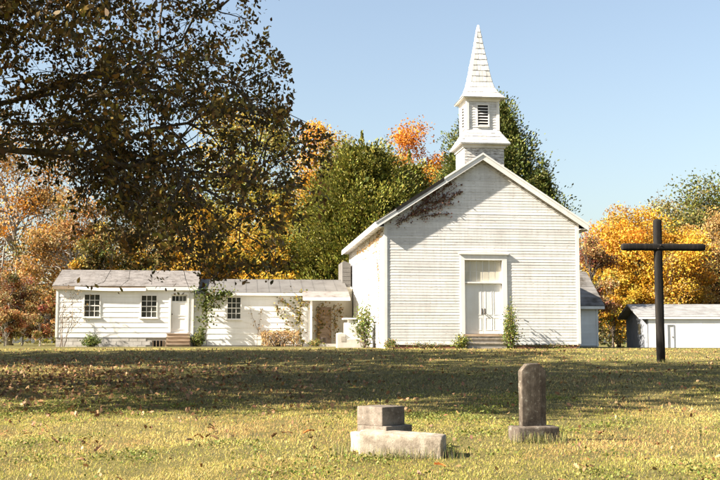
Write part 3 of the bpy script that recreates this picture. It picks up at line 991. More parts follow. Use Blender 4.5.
# porch roof : a lower lean-to in front
pz = L(330, 297.5, YB - 1.0)[1]; pe = YB - 1.0
px0 = L(303, 298, pe)[0]; px1 = ex1 + 0.0
MB().prismx([(pe, pz - 0.07), (he_y + .1, he_z + 0.03), (he_y + .1, he_z + 0.09), (pe, pz)], px0, px1).build('porch_roof', 'roof_worn', hall)
bx('porch_fascia', 'white_trim', hall, px0, px1, pe - 0.03, pe - 0.001, pz - 0.16, pz - 0.005)
for pxx in (311.0,):
    a = L(pxx, 340, pe + 0.1)[0]
    bx('porch_post', 'white_trim', hall, a - 0.055, a + 0.055, pe + 0.05, pe + 0.16, -0.15, pz - 0.06)
bx('porch_floor', 'block_foundation', hall, px0 + 0.1, px1, pe + 0.02, YB + 1.69, -0.2, 0.20)
pdz = L(330, 342, YB)[1]
pd = bx('porch_door', 'old_wood', hall, hx1 + 0.55, hx1 + 1.35, YB + 1.64, YB + 1.69, 0.21, 2.2)
bx('handle', 'iron', pd, hx1 + 1.22, hx1 + 1.27, YB + 1.60, YB + 1.64, 1.1, 1.2)
# grey gable turret behind the link roof
gx0, gt = L(339.5, 264, YB + 3.6); gx1 = -W2 - 0.1
gb = L(345, 291, YB + 3.6)[1]
m = MB().prism([(gx0, gb - 0.8), (gx1, gb - 0.8), (gx1, gt - 0.1), (gx0 + 0.12, gt + 0.05), (gx0, gt)], YB + 2.0, YB + 4.2)
sg_ = m.build('side_gable', 'roof_grey', hall)
for k in range(7):
    z = gb - 0.2 + k * (gt - gb + 0.1) / 7
    bx('shingle_strip', 'roof_grey', sg_, gx0 + 0.01, gx1 - 0.01, YB + 1.978 + random.uniform(0, .008), YB + 1.999, z, z + (gt - gb) / 7 - 0.01)

# ------------------------------------------------------------------ rear wing on the right of the church
rear = empty('rear_wing', loc2world(0, 0, 0), ROT)
tag(rear, 'small shaded white side wing with mossy gable roof against the church', 'building')
YR = 9.5
_, re_ = L(590, 304, YR); rxb = L(597.5, 320, YR)[0]
_, rr_ = L(584, 272, YR + 2.6)
ee = empty('front_wall', (0, YR, 0)); ee.parent = rear
siding(ee, W2 + 0.01, rxb - 0.08, 0.1, re_, 0.16, mat='annex_siding', name='siding_board')
bx('corner_board', 'white_trim', rear, rxb - 0.08, rxb + 0.03, YR - 0.035, YR + 0.13, 0.05, re_)
MB().prismx([(YR + .131, -0.6), (YR + 5.2, -0.6), (YR + 5.2, re_), (YR + 2.6, rr_ - 0.12), (YR + .131, re_)], W2 + 0.002, rxb - 0.002).build('wall', 'annex_siding', rear)
bx('foundation', 'block_foundation', rear, W2 + 0.01, rxb, YR + 0.02, YR + 0.13, -0.6, 0.098)
slr = (rr_ - re_) / 2.6
aroof(rear, W2 + 0.48, rxb + 0.3, YR - 0.3, YR + 2.6, re_ - 0.3 * slr + 0.1, rr_, 'roof_moss', 9, edge='roof_dark', seg=3)
bx('fascia', 'white_trim', rear, W2 + 0.48, rxb + 0.3, YR - 0.33, YR - 0.301, re_ - 0.3 * slr - 0.06, re_ - 0.3 * slr + 0.088)

# ------------------------------------------------------------------ garage at the right
GY = 71.0
gA = P(648, 350, GY); gB = P(790, 350, GY)
gzb = G(gA.x + 3, GY)
garage = empty('garage', (gA.x, GY, gzb), R(1.0))
tag(garage, 'long low white garage with gable end painted in shade grey and grey roof beyond the cross', 'garage')
gl = gB.x - gA.x; gh = P(650, 317.5, GY).z - gzb; gd = 5.2
gr = P(640, 304.5, GY + gd / 2).z - gzb
fe = empty('front_wall', (0, 0, 0)); fe.parent = garage
dxa = P(668, 326, GY).x - gA.x; dxb = P(673.5, 326, GY).x - gA.x; dzt = P(670, 325.5, GY).z - gzb
bigA, bigB = dxb + 0.25, gl - 1.0
nbrd = 11
# wide upright panels of painted metal
x = 0.06
pi = 0
while x < gl - 0.01:
    w = 0.92
    x2 = min(x + w, gl)
    if not (x2 > dxa and x < dxb):
        bx('wall_panel', 'garage_white', fe, x, x2 - 0.006, -0.02 - 0.003 * (pi % 2), 0.05, 0.0, gh)
    else:
        if dxa - x > 0.03: bx('wall_panel', 'garage_white', fe, x, dxa - 0.003, -0.02, 0.05, 0.0, gh)
        bx('wall_panel', 'garage_white', fe, max(x, dxa), min(x2, dxb), -0.02, 0.05, dzt + 0.002, gh)
        if x2 - dxb > 0.03: bx('wall_panel', 'garage_white', fe, dxb + 0.003, x2 - 0.006, -0.02, 0.05, 0.0, gh)
    x = x2; pi += 1
gd_o = bx('door', 'garage_white', garage, dxa + 0.005, dxb - 0.005, 0.005, 0.045, 0.02, dzt - 0.004)
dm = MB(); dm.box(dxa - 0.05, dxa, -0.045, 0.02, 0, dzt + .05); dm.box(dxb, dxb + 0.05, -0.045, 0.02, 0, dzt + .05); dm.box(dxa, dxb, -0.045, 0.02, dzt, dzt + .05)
dm.build('door_frame', 'garage_shade_and_trim', garage)
bx('handle', 'iron', gd_o, dxb - 0.09, dxb - 0.05, -0.035, 0.005, 0.95, 1.05)
MB().prismx([(0.051, -0.4), (gd, -0.4), (gd, gh), (gd / 2, gr - 0.1), (0.051, gh)], 0.03, gl).build('wall', 'garage_white', garage)
# gable end of upright boards, its shade put into the grey colour
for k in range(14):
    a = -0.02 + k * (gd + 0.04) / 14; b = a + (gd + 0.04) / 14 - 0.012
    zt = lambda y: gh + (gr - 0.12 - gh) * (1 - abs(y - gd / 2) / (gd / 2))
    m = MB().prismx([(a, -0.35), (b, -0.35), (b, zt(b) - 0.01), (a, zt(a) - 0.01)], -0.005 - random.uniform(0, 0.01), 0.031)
    m.build('gable_board', 'garage_shade_and_trim', garage)
slg = (gr - gh) / (gd / 2)
bx('gable_window', 'window_glass', garage, -0.03, -0.016, 1.5, 2.1, 1.2, 1.9)
aroof(garage, -0.62, gl + 0.4, -0.12, gd / 2, gh - 0.12 * slg + 0.1, gr, 'garage_roof', 7, edge='garage_roof', seg=8)
bx('fascia', 'white_trim', garage, -0.60, gl + 0.4, -0.15, -0.121, gh - 0.12 * slg - 0.06, gh - 0.12 * slg + 0.088)

# ------------------------------------------------------------------ wooden cross
CYX = 32.6
cb = P(661, 361.5, CYX)
cz = G(cb.x, CYX)
cross = empty('wooden_cross', (cb.x, CYX, cz), R(4))
tag(cross, 'tall dark timber cross with rounded ends standing in the lawn', 'cross')
ht = P(661, 219, CYX).z - cz
az = P(661, 247.3, CYX).z - cz
hwid = 0.118
def rounded_beam(length, r, axis):
    m = MB(); n = 16
    prof_ = [(-0.3 if axis == 'z' else 0.0, r * .96)] if axis == 'z' else [(0, r * .35), (r * 0.12, r * .68), (r * 0.3, r * 0.9), (r * .6, r)]
    end = [(length - r * .6, r), (length - r * .3, r * .9), (length - r * .12, r * .68), (length, r * .35)]
    mid = [(length * k / 8, r * (1 + 0.02 * math.sin(k * 2.1))) for k in range(1, 8)]
    for h, rr in prof_ + mid + end:
        for k in range(n):
            a = 2 * math.pi * k / n
            # squarish section
            ca, sa = math.cos(a), math.sin(a)
            q = rr / (abs(ca) ** 5 + abs(sa) ** 5) ** 0.2
            m.v.append((q * ca, q * sa, h) if axis == 'z' else (h, q * ca, q * sa))
    rows = len(prof_ + mid + end)
    for i in range(rows - 1):
        for k in range(n):
            a = i * n + k; b = i * n + (k + 1) % n
            m.f.append((a, b, b + n, a + n))
    m.f.append(tuple(reversed(range(n)))); m.f.append(tuple((rows - 1) * n + k for k in range(n)))
    return m
rounded_beam(ht, hwid, 'z').build('upright', 'cross_wood', cross, smooth=True)
al = P(706, 247, CYX).x - P(620, 247, CYX).x
ab = rounded_beam(al, hwid * 0.92, 'x').build('crossbeam', 'cross_wood', cross, smooth=True)
ab.location = (P(620, 247, CYX).x - cb.x, -0.03, az)
for k in (-1, 1):
    MB().tube([(0.04 * k, -0.14, az + 0.05 * k), (0.04 * k, -0.165, az + 0.05 * k)], [0.022, 0.018], 8).build('bolt', 'iron', cross)

# ------------------------------------------------------------------ gravestones
def rough_block(name, mat, parent, sx, sy, sz, bevel=0.02, seed=0, chip=0.008, loc=(0, 0, 0), rz=0, poly=None):
    """subdivided stone block with worn edges"""
    import bmesh
    bmm = bmesh.new()
    if poly is None:
        bmesh.ops.create_cube(bmm, size=1.0)
        for v in bmm.verts:
            v.co = Vector((v.co.x * sx, v.co.y * sy, (v.co.z + 0.5) * sz))
    else:
        n = len(poly)
        vs_ = [bmm.verts.new((x, -sy / 2, z)) for x, z in poly] + [bmm.verts.new((x, sy / 2, z)) for x, z in poly]
        bmm.faces.new(vs_[:n]); bmm.faces.new(list(reversed(vs_[n:])))
        for i in range(n):
            j = (i + 1) % n
            bmm.faces.new((vs_[j], vs_[i], vs_[i + n], vs_[j + n]))
    bmesh.ops.bevel(bmm, geom=bmm.edges[:], offset=bevel, segments=2, affect='EDGES', profile=0.6)
    bmesh.ops.triangulate(bmm, faces=[f for f in bmm.faces if len(f.verts) > 4])
    bmesh.ops.subdivide_edges(bmm, edges=[e for e in bmm.edges if e.calc_length() > 0.07], cuts=3, use_grid_fill=True)
    from mathutils import noise as mn
    bmm.normal_update()
    for v in bmm.verts:
        d = mn.noise(v.co * 9 + Vector((seed, seed, 0))) * chip + mn.noise(v.co * 26 + Vector((seed, 0, 0))) * chip * 0.5
        v.co += v.normal * d
    me = bpy.data.meshes.new(name); bmm.to_mesh(me); bmm.free()
    o = link(name, me, mat, parent, loc, (0, 0, rz))
    for p in me.polygons: p.use_smooth = True
    return o

# upright headstone
hd = 12.85
hp = P(534, 436, hd)
hs = empty('headstone', (hp.x, hd, G(hp.x, hd) - 0.01), R(14))
tag(hs, 'upright dark weathered headstone with clipped shoulders on a stone base', 'headstone')
S = hd / F
rough_block('base', 'headstone_stone', hs, 0.54, 0.34, 0.24, 0.025, 3, 0.012, loc=(0, 0, -0.06))
bw, bh = 0.158, 0.755
poly = [(-bw, 0), (bw, 0), (bw, bh - 0.085), (bw - 0.085, bh), (-bw + 0.075, bh), (-bw, bh - 0.09)]
rough_block('tablet', 'headstone_stone', hs, 0, 0.105, 0, 0.010, 5, 0.005, loc=(-0.005, 0.02, 0.172), poly=poly)
# tumbled pedestal
gd_ = 12.15
gp = P(381, 440, gd_)
ped = empty('grave_pedestal', (gp.x, gd_, G(gp.x, gd_)), R(-43))
tag(ped, 'square grey stone block on a low stepped plinth, left of the headstone', 'gravestone')
rough_block('plinth', 'limestone_pale', ped, 0.50, 0.50, 0.30, 0.03, 11, 0.010, loc=(0, 0, -0.08))
rough_block('slab', 'marble_grey', ped, 0.445, 0.445, 0.085, 0.012, 13, 0.004, loc=(0.03, 0.03, 0.213))
rough_block('die', 'marble_grey', ped, 0.385, 0.385, 0.215, 0.014, 14, 0.004, loc=(-0.0, 0.0, 0.292))
fp = P(402, 452, 11.75)
fall = rough_block('fallen_kerb_stone', 'limestone_pale', None, 0.94, 0.27, 0.34, 0.03, 17, 0.016, loc=(fp.x, 11.8, G(fp.x, 11.8) - 0.085), rz=R(-15))
fall.rotation_euler = (R(5), R(2.6), R(-15))
tag(fall, 'long pale stone slab lying in the grass against the stepped plinth', 'stone slab')

# ------------------------------------------------------------------ plants : generators
def limb_path(a, b, sag=0.0, n=5, jit=0.06):
    a, b = Vector(a), Vector(b)
    d = (b - a).length
    pts = []
    for k in range(n + 1):
        t = k / n
        p = a.lerp(b, t)
        p.z += sag * math.sin(math.pi * t) * d
        if 0 < k < n:
            p += Vector((random.gauss(0, jit * d), random.gauss(0, jit * d), random.gauss(0, jit * d * .6)))
        pts.append(p)
    return pts

def taper(n, r0, r1):
    return [r0 + (r1 - r0) * (k / n) ** 0.8 for k in range(n + 1)]

def decid(name, label, cat, px, top, hwpx, Y, pal, nclus=70, per=260, leaf=0.22, group=None, bark='bark', bottom=1.0, fill=0.55,
          trunk_r=None, spread=0.15, dens_top=0.0, limbs=26, sub=3):
    X = P(px, 300, Y).x
    z0 = G(X, Y)
    ztop = P(px, top, Y).z
    rx = hwpx * Y / F
    H = ztop - z0
    zc = z0 + bottom + (H - bottom) * 0.5
    rz_ = (H - bottom) * 0.5
    root = empty(name, (X, Y, z0))
    tag(root, label, cat, group)
    # cluster centres
    d = unit(rng.normal(size=(nclus, 3)))
    ph = rng.uniform(0, 6.28, 6)
    lump = 1 + 0.14 * np.sin(3 * np.arctan2(d[:, 1], d[:, 0]) + ph[0]) + 0.12 * np.sin(5 * d[:, 2] + ph[1])
    r = (fill + (1 - fill) * rng.random(nclus) ** 0.6) * lump
    wide = 1 - 0.25 * np.clip(d[:, 2], 0, 1)
    C = np.stack([d[:, 0] * rx * r * wide, d[:, 1] * rx * 0.9 * r * wide, (zc - z0) + d[:, 2] * rz_ * np.minimum(r, 1.05)], 1)
    C[:, 2] = np.maximum(C[:, 2], 0.7)
    s = spread * (rx + rz_) * 0.5 * rng.uniform(0.6, 1.35, nclus)
    cidx = np.repeat(np.arange(nclus), (1.6 * per * rng.uniform(0.45, 1.5, nclus)).astype(int))
    N = len(cidx)
    g = rng.normal(size=(N, 3)); g = g / (1 + 0.25 * np.linalg.norm(g, axis=1, keepdims=True))
    pos = C[cidx] + g * s[cidx][:, None] * np.array([1.15, 1.15, 0.8])
    pos[:, 2] = np.maximum(pos[:, 2], 0.1)
    ctint = rng.integers(0, len(pal), nclus)
    idx = np.where(rng.random(N) < 0.62, ctint[cidx], rng.integers(0, len(pal), N))
    cols = palette_cols(pal, N, idx) * (0.8 + 0.4 * rng.random(nclus))[cidx][:, None]
    out = unit(pos - np.array([0, 0, zc - z0])) * 0.9 + np.array([0, 0, 0.5])
    V = leaf_geo(pos, leaf * 0.88 * rng.uniform(0.6, 1.3, N), 0.75, bias=out)
    link('crown', quads_mesh('crown', V, cols), 'autumn_leaf', root)
    # trunk + limbs
    tr_ = trunk_r or max(0.12, H * 0.018)
    m = MB()
    tp = limb_path((0, 0, -0.3), (random.uniform(-.1, .1) * rx, random.uniform(-.1, .1) * rx, H * 0.8), 0, 7, 0.015)
    m.tube(tp, taper(7, tr_, tr_ * 0.15), 8)
    for k in rng.permutation(nclus)[:limbs]:
        t = random.uniform(0.2, 0.75)
        i = int(t * 7)
        a = tp[i].lerp(tp[i + 1], t * 7 - i)
        c = Vector(C[k])
        if c.z < a.z * 0.6: a = tp[1]
        pth = limb_path(a, c, 0.08, 5, 0.05)
        m.tube(pth, taper(5, tr_ * 0.34, tr_ * 0.06), 5, cap=False)
        for q in range(sub):
            e = c + Vector(rng.normal(size=3)) * float(s[k]) * 1.2
            m.tube(limb_path(pth[3], e, 0.05, 3, 0.06), taper(3, tr_ * 0.1, 0.012), 4, cap=False)
    m.build('trunk', bark, root, smooth=True)
    return root

def cedar(name, label, px, top, hwpx, Y, pal, nclump=300, per=165, leaf=0.19, taper_pow=0.8, round_=0.0, group=None, wild=0.12):
    X = P(px, 300, Y).x
    z0 = G(X, Y); H = P(px, top, Y).z - z0
    rx = hwpx * Y / F
    root = empty(name, (X, Y, z0))
    tag(root, label, 'tree', group)
    m = MB()
    m.tube([(0, 0, -0.3), (0.05, 0, H * 0.5), (0, 0, H * 0.97)], [H * 0.02, H * 0.012, 0.02], 8)
    pos_l, dir_l, tint_l = [], [], []
    for k in range(nclump):
        t = 1 - math.sqrt(1 - (0.02 + 0.97 * (k + random.random()) / nclump) * 0.9995)     # more clumps low down
        t = 0.35 * t + 0.65 * (0.02 + 0.97 * (k + random.random()) / nclump)
        pr = (1 - t) ** taper_pow
        if round_: pr = (1 - round_) * pr + round_ * math.sqrt(max(0, 1 - t ** 2.6))
        a = k * 2.399 + random.uniform(-.5, .5)
        inner = random.random() < 0.16
        Lb = rx * pr * (random.uniform(0.2, 0.6) if inner else random.uniform(0.82, 1.0 + wild))
        zt = t * H * 0.96
        e = Vector((math.cos(a) * Lb, math.sin(a) * Lb, zt))
        b = Vector((0, 0, max(0.2, zt - 0.45 * Lb)))
        if k % 2 == 0:
            m.tube(limb_path(b, e, -0.03, 4, 0.03), taper(4, max(0.02, 0.016 * Lb), 0.01), 4, cap=False)
        sc = (0.11 * rx + 0.16) * (0.5 + 0.5 * pr) * random.uniform(0.7, 1.25)
        nn = int(per * random.uniform(0.7, 1.3) * (0.45 + 0.55 * pr))
        g = rng.normal(size=(nn, 3)); g /= (1 + 0.35 * np.linalg.norm(g, axis=1, keepdims=True))
        od = np.array([math.cos(a), math.sin(a), 0.9])
        g = g * np.array([1.0, 1.0, 1.25]) * sc + np.abs(rng.normal(size=(nn, 1))) * od * sc * 0.35
        pos_l.append(np.array([*e]) + g)
        dir_l.append(od + 1.1 * g / sc)
        tint_l.append(np.full(nn, random.uniform(0.62, 1.25)))
    # dense inner foliage
    nn = int(nclump * 42)
    t = rng.random(nn) ** 1.3 * 0.95
    pr = (1 - t) ** taper_pow
    if round_: pr = (1 - round_) * pr + round_ * np.sqrt(np.maximum(0, 1 - t ** 2.6))
    a = rng.uniform(0, 6.283, nn); q = rx * pr * (0.25 + 0.66 * rng.random(nn) ** 0.5)
    pos_l.append(np.stack([np.cos(a) * q, np.sin(a) * q, t * H * 0.95 + 0.1], 1))
    dir_l.append(np.stack([np.cos(a), np.sin(a), np.full(nn, 0.6)], 1)); tint_l.append(rng.uniform(0.7, 1.0, nn))
    n_in = nn
    # spiky leader
    nn = per
    z = rng.uniform(0.88 if round_ < 0.3 else 0.95, 1.0, nn) * H
    pos_l.append(np.stack([rng.normal(size=nn) * 0.07 * (H - z + 0.3), rng.normal(size=nn) * 0.07 * (H - z + 0.3), z], 1))
    dir_l.append(np.repeat([[0, 0, 1.5]], nn, 0)); tint_l.append(np.ones(nn))
    pos = np.concatenate(pos_l); dirs = np.concatenate(dir_l); tint = np.concatenate(tint_l)
    pos[:, 2] = np.clip(pos[:, 2], 0.1, H * 1.01)
    N = len(pos)
    Ls = leaf * rng.uniform(0.6, 1.4, N)
    Ls[N - per - n_in:N - per] *= 2.6
    V = leaf_geo(pos, Ls, 0.5, dirs=dirs)
    cols = palette_cols(pal, N, jit=0.2) * tint[:, None]
    link('crown', quads_mesh('crown', V, cols), 'cedar_leaf', root)
    m.build('trunk', 'bark', root, smooth=True)
    return root

def shrub(name, label, base, rx, rz_, n, pal, leaf=0.09, cat='shrub', rot=0, shape='dome', group=None, stems=14, stem_mat='vine_stem', lmat='shrub_leaf', ry=None):
    ry = ry or rx
    root = empty(name, base); tag(root, label, cat, group)
    m = MB(); P_, D_ = [], []
    nc = stems
    for k in range(nc):
        a = random.uniform(0, 6.28); rr = math.sqrt(random.random())
        if shape == 'cone':
            hz = random.uniform(0.25, 1.0); q = (1.05 - hz) * rr
        elif shape == 'box':
            hz = random.uniform(0.55, 0.95); q = rr
        else:
            hz = random.uniform(0.45, 1.0); q = rr * math.sqrt(max(0, 1.08 - hz ** 2))
        e = Vector((math.cos(a) * q * rx, math.sin(a) * q * ry, hz * rz_))
        p = limb_path((math.cos(a) * q * rx * 0.25, math.sin(a) * q * ry * 0.25, -0.05), e, 0.08, 4, 0.05)
        m.tube(p, taper(4, 0.018, 0.004), 4, cap=False)
        per = n // nc
        u = 0.25 + 0.8 * rng.random(per)
        b = np.array([p[0]])[0]
        pts = np.array([[*q_] for q_ in p])
        ii = np.clip((u * 4), 0, 3.999); i0 = ii.astype(int); fr = (ii - i0)[:, None]
        base_ = pts[i0] * (1 - fr) + pts[np.minimum(i0 + 1, 4)] * fr
        base_ = base_ + rng.normal(size=(per, 3)) * np.array([rx * .2, ry * .2, rz_ * .09])
        if shape == 'box':
            base_ = np.stack([rng.uniform(-rx, rx, per), rng.uniform(-ry, ry, per), rz_ * rng.random(per) ** 0.7], 1) + rng.normal(size=(per, 3)) * 0.03
        P_.append(base_)
    pos = np.concatenate(P_); pos[:, 2] = np.maximum(pos[:, 2], 0.02)
    N = len(pos)
    V = leaf_geo(pos, leaf * rng.uniform(0.6, 1.3, N), 0.6, bias=np.array([0, 0, 1.0]))
    link('foliage', quads_mesh('foliage', V, palette_cols(pal, N, jit=0.25)), lmat, root)
    m.build('stems', stem_mat, root, smooth=True)
    return root

def vine(name, label, origin, rz, paths, nleaf, pal, leaf=0.10, spread=0.15, cat='vine', out=0.05, r0=0.016, lmat='shrub_leaf', leaf_from=0.0):
    """climbing stems on a wall plane: paths are lists of (x, z) in the wall frame (y<0 = outwards)"""
    root = empty(name, origin, rz); tag(root, label, cat)
    m = MB(); pos = []
    tot = sum(sum(math.dist(a, b) for a, b in zip(p[:-1], p[1:])) for p in paths)
    for p in paths:
        pts = []
        for (xa, za), (xb, zb) in zip(p[:-1], p[1:]):
            nseg = max(2, int(math.dist((xa, za), (xb, zb)) / 0.18))
            for k in range(nseg):
                t = k / nseg
                pts.append(Vector((xa + (xb - xa) * t + random.gauss(0, .025), -out - abs(random.gauss(0, .015)), za + (zb - za) * t + random.gauss(0, .025))))
        pts.append(Vector((p[-1][0], -out, p[-1][1])))
        m.tube(pts, taper(len(pts) - 1, r0, r0 * 0.3), 5)
        A = np.array([[*q] for q in pts])
        n_ = int(nleaf * (len(pts) * 0.18) / tot)
        u = (leaf_from + (1 - leaf_from) * rng.random(n_)) * (len(pts) - 1.001); i0 = u.astype(int); fr = (u - i0)[:, None]
        b = A[i0] * (1 - fr) + A[i0 + 1] * fr
        clump = 0.4 + 0.9 * (np.sin(u * 0.9 + random.uniform(0, 6)) > -0.2)
        g = rng.normal(size=(n_, 3)) * np.array([spread, spread * 0.3, spread]) * clump[:, None]
        g[:, 1] = -np.abs(g[:, 1]); b = b + g
        b[:, 1] = np.minimum(b[:, 1], -out - 0.02)
        pos.append(b)
    pos = np.concatenate(pos); N = len(pos)
    V = leaf_geo(pos, leaf * rng.uniform(0.55, 1.3, N), 0.75, bias=np.array([0, -1.0, 0.6]), droop=0.3)
    V[:, :, 1] = np.minimum(V[:, :, 1], -0.03)
    link('foliage', quads_mesh('foliage', V, palette_cols(pal, N, jit=0.25)), lmat, root)
    m.build('stems', 'vine_stem', root, smooth=True)
    return root

# palettes (surface colours)
GOLD = [(0.50, 0.28, 0.025), (0.56, 0.36, 0.04), (0.44, 0.22, 0.02), (0.40, 0.27, 0.04)]
ORANGE = [(0.52, 0.215, 0.022), (0.47, 0.165, 0.02), (0.54, 0.27, 0.03)]
YGREEN = [(0.28, 0.24, 0.035), (0.36, 0.26, 0.03), (0.18, 0.18, 0.03), (0.42, 0.27, 0.03)]
TAN = [(0.34, 0.215, 0.075), (0.38, 0.27, 0.115), (0.29, 0.165, 0.05), (0.38, 0.22, 0.06)]
RUST = [(0.23, 0.085, 0.03), (0.28, 0.125, 0.035), (0.18, 0.065, 0.025), (0.20, 0.13, 0.04)]
CRIM = [(0.24, 0.07, 0.045), (0.32, 0.12, 0.075), (0.18, 0.055, 0.035), (0.30, 0.18, 0.10)]
OLIVE = [(0.115, 0.115, 0.03), (0.15, 0.125, 0.03), (0.085, 0.095, 0.025), (0.19, 0.14, 0.04)]
PALE = [(0.32, 0.29, 0.11), (0.36, 0.30, 0.14), (0.25, 0.24, 0.09)]
CEDAR = [(0.19, 0.18, 0.028), (0.145, 0.15, 0.024), (0.24, 0.21, 0.036), (0.105, 0.115, 0.02)]
CEDAR2 = [(0.090, 0.11, 0.022), (0.12, 0.135, 0.026), (0.065, 0.085, 0.018), (0.155, 0.15, 0.032)]
OAK = [(0.10, 0.062, 0.021), (0.075, 0.056, 0.018), (0.135, 0.078, 0.025), (0.06, 0.05, 0.016), (0.26, 0.155, 0.036), (0.18, 0.14, 0.03)]
GREEN = [(0.10, 0.14, 0.025), (0.14, 0.18, 0.035), (0.07, 0.105, 0.02), (0.18, 0.19, 0.05)]

# ------------------------------------------------------------------ background trees
decid('broadleaf_tree', 'tan leaved tree with pale spreading limbs behind the annex corner', 'tree', 12, 120, 85, 78, TAN + ORANGE[:1], 70, 210, 0.22, bark='pale_bark', limbs=45, sub=5)
decid('broadleaf_tree', 'orange and rust tree rising just behind the worn annex roof', 'tree', 72, 196, 50, 72, ORANGE[:1] + TAN + TAN + OLIVE[:1] + RUST[1:2], 55, 190, 0.20, bark='pale_bark', limbs=34, sub=4)
decid('broadleaf_tree', 'olive brown tree behind the middle of the annex ridge', 'tree', 128, 205, 55, 80, OLIVE + TAN[:2], 55, 210, 0.22)
decid('broadleaf_tree', 'tawny tree behind the hanging oak twigs', 'tree', 168, 178, 48, 90, TAN + YGREEN[:2], 50, 200, 0.24, bark='pale_bark')
decid('broadleaf_tree', 'golden yellow tree above the roof of the connecting wing', 'tree', 212, 205, 52, 76, GOLD + YGREEN[:2], 60, 230, 0.20)
decid('broadleaf_tree', 'tall pale yellow tree towering behind the oak boughs', 'tree', 246, 102, 58, 86, GOLD[1:2] + YGREEN + PALE[:1], 80, 240, 0.24)
decid('broadleaf_tree', 'yellow green tree standing against the olive cedar', 'tree', 284, 190, 40, 80, YGREEN + GOLD[:1], 50, 220, 0.21)
decid('broadleaf_tree', 'bright yellow treetop showing beside the olive cedar', 'tree', 326, 122, 38, 96, GOLD + ORANGE[:1], 80, 230, 0.25)
decid('broadleaf_tree', 'vivid orange maple behind the two cedars', 'tree', 420, 122, 40, 98, ORANGE + ORANGE + GOLD[:1], 60, 240, 0.25)
cedar('cedar_tree', 'broad olive green cedar left of the steeple', 362, 131, 80, 71, CEDAR, 400, 220, taper_pow=0.75, round_=0.55)
cedar('cedar_tree', 'smaller olive cedar peeping over the church eave', 410, 150, 52, 74, CEDAR, 140, 150, taper_pow=0.8, round_=0.4)
cedar('cedar_tree', 'tall dark green cedar right behind the steeple', 492, 79, 90, 76, CEDAR2, 390, 220, taper_pow=0.64, round_=0.12, wild=0.14)
cedar('cedar_tree', 'lower dark cedar beside the right roof slope of the church', 545, 158, 40, 73, CEDAR2, 120, 140, taper_pow=0.85, round_=0.1, wild=0.2)
decid('broadleaf_tree', 'crimson leaved small tree beside the church corner', 'tree', 592, 230, 25, 64, CRIM[:2] + TAN[:2] + RUST[1:2] + CRIM[3:], 34, 120, 0.16)
decid('broadleaf_tree', 'broad golden maple behind the wooden cross', 'tree', 646, 206, 62, 93, GOLD + ORANGE[:1] + GOLD[:2], 110, 250, 0.22, bottom=2.2)
decid('broadleaf_tree', 'yellow tree with bare lower trunk next to the side wing', 'tree', 612, 268, 26, 88, GOLD + YGREEN[:2], 45, 200, 0.19, bottom=2.0)
decid('broadleaf_tree', 'pale greenish tree behind the crimson tree', 'tree', 618, 216, 36, 104, PALE + GOLD[:1] + ORANGE[2:], 55, 200, 0.26)
decid('broadleaf_tree', 'tan and orange tree above the garage roof', 'tree', 712, 212, 52, 95, TAN + ORANGE[2:] + TAN[:2], 80, 230, 0.22)
decid('broadleaf_tree', 'dull green tree topping the golden maples', 'tree', 706, 182, 56, 118, OLIVE + CEDAR[:2], 110, 170, 0.34, spread=0.2)
decid('broadleaf_tree', 'hazy olive treetop left of the dull green tree', 'tree', 664, 204, 40, 125, OLIVE + PALE, 70, 150, 0.34, spread=0.2)
decid('broadleaf_tree', 'brown tree past the far end of the garage', 'tree', 780, 200, 55, 92, TAN + RUST[:1], 60, 200, 0.25)
decid('broadleaf_tree', 'rust coloured tree far behind the crimson thicket', 'tree', -60, 150, 70, 84, TAN + RUST[:2], 60, 200, 0.25, bark='pale_bark')
for px, top, hwp, Y, pal_, lb in ((100, 228, 34, 67, OLIVE + TAN[:1] + GOLD[:1], 'low olive tree peeking over the outer end of the annex roof'),
                               (150, 232, 32, 68, TAN + OLIVE[:2] + GOLD[:1], 'low brown and gold tree over the middle of the annex roof'),
                               (192, 222, 34, 69, GOLD + OLIVE[:1], 'low gold tree over the annex door'),
                               (236, 214, 36, 70, GOLD + YGREEN, 'low yellow tree over the lone window of the connecting wing'),
                               (272, 224, 34, 69, YGREEN + GOLD[:2] + OLIVE[:1], 'low yellow green tree beside the skirt of the broad cedar'),
                               (676, 250, 42, 90, GOLD + TAN[:2], 'low amber tree rising over the garage ridge'),
                               (632, 262, 34, 91, GOLD + YGREEN[:1], 'low golden tree over the garage gable end')):
    decid('broadleaf_tree', lb, 'tree', px, top, hwp, Y, pal_, 46, 190, 0.19, bottom=0.6, fill=0.35)
# crimson thicket at the left end of the annex
for i, (px, top, hwp, Y, lb) in enumerate(((-12, 262, 38, 62, 'red brown bush with bare twigs furthest from the annex'), (22, 268, 30, 64, 'crimson bush in the thicket behind the annex corner'), (40, 292, 20, 61, 'low rusty bush touching the annex corner'), (6, 305, 26, 58.5, 'low russet bush in front of the crimson thicket'))):
    decid('autumn_bush', lb, 'bush', px, top, hwp, Y, (CRIM[:1] + RUST + TAN[:2] + OLIVE[:2]), 36, 170, 0.13, bottom=0.2, bark='pale_bark', limbs=26, sub=4, trunk_r=0.06, fill=0.3)

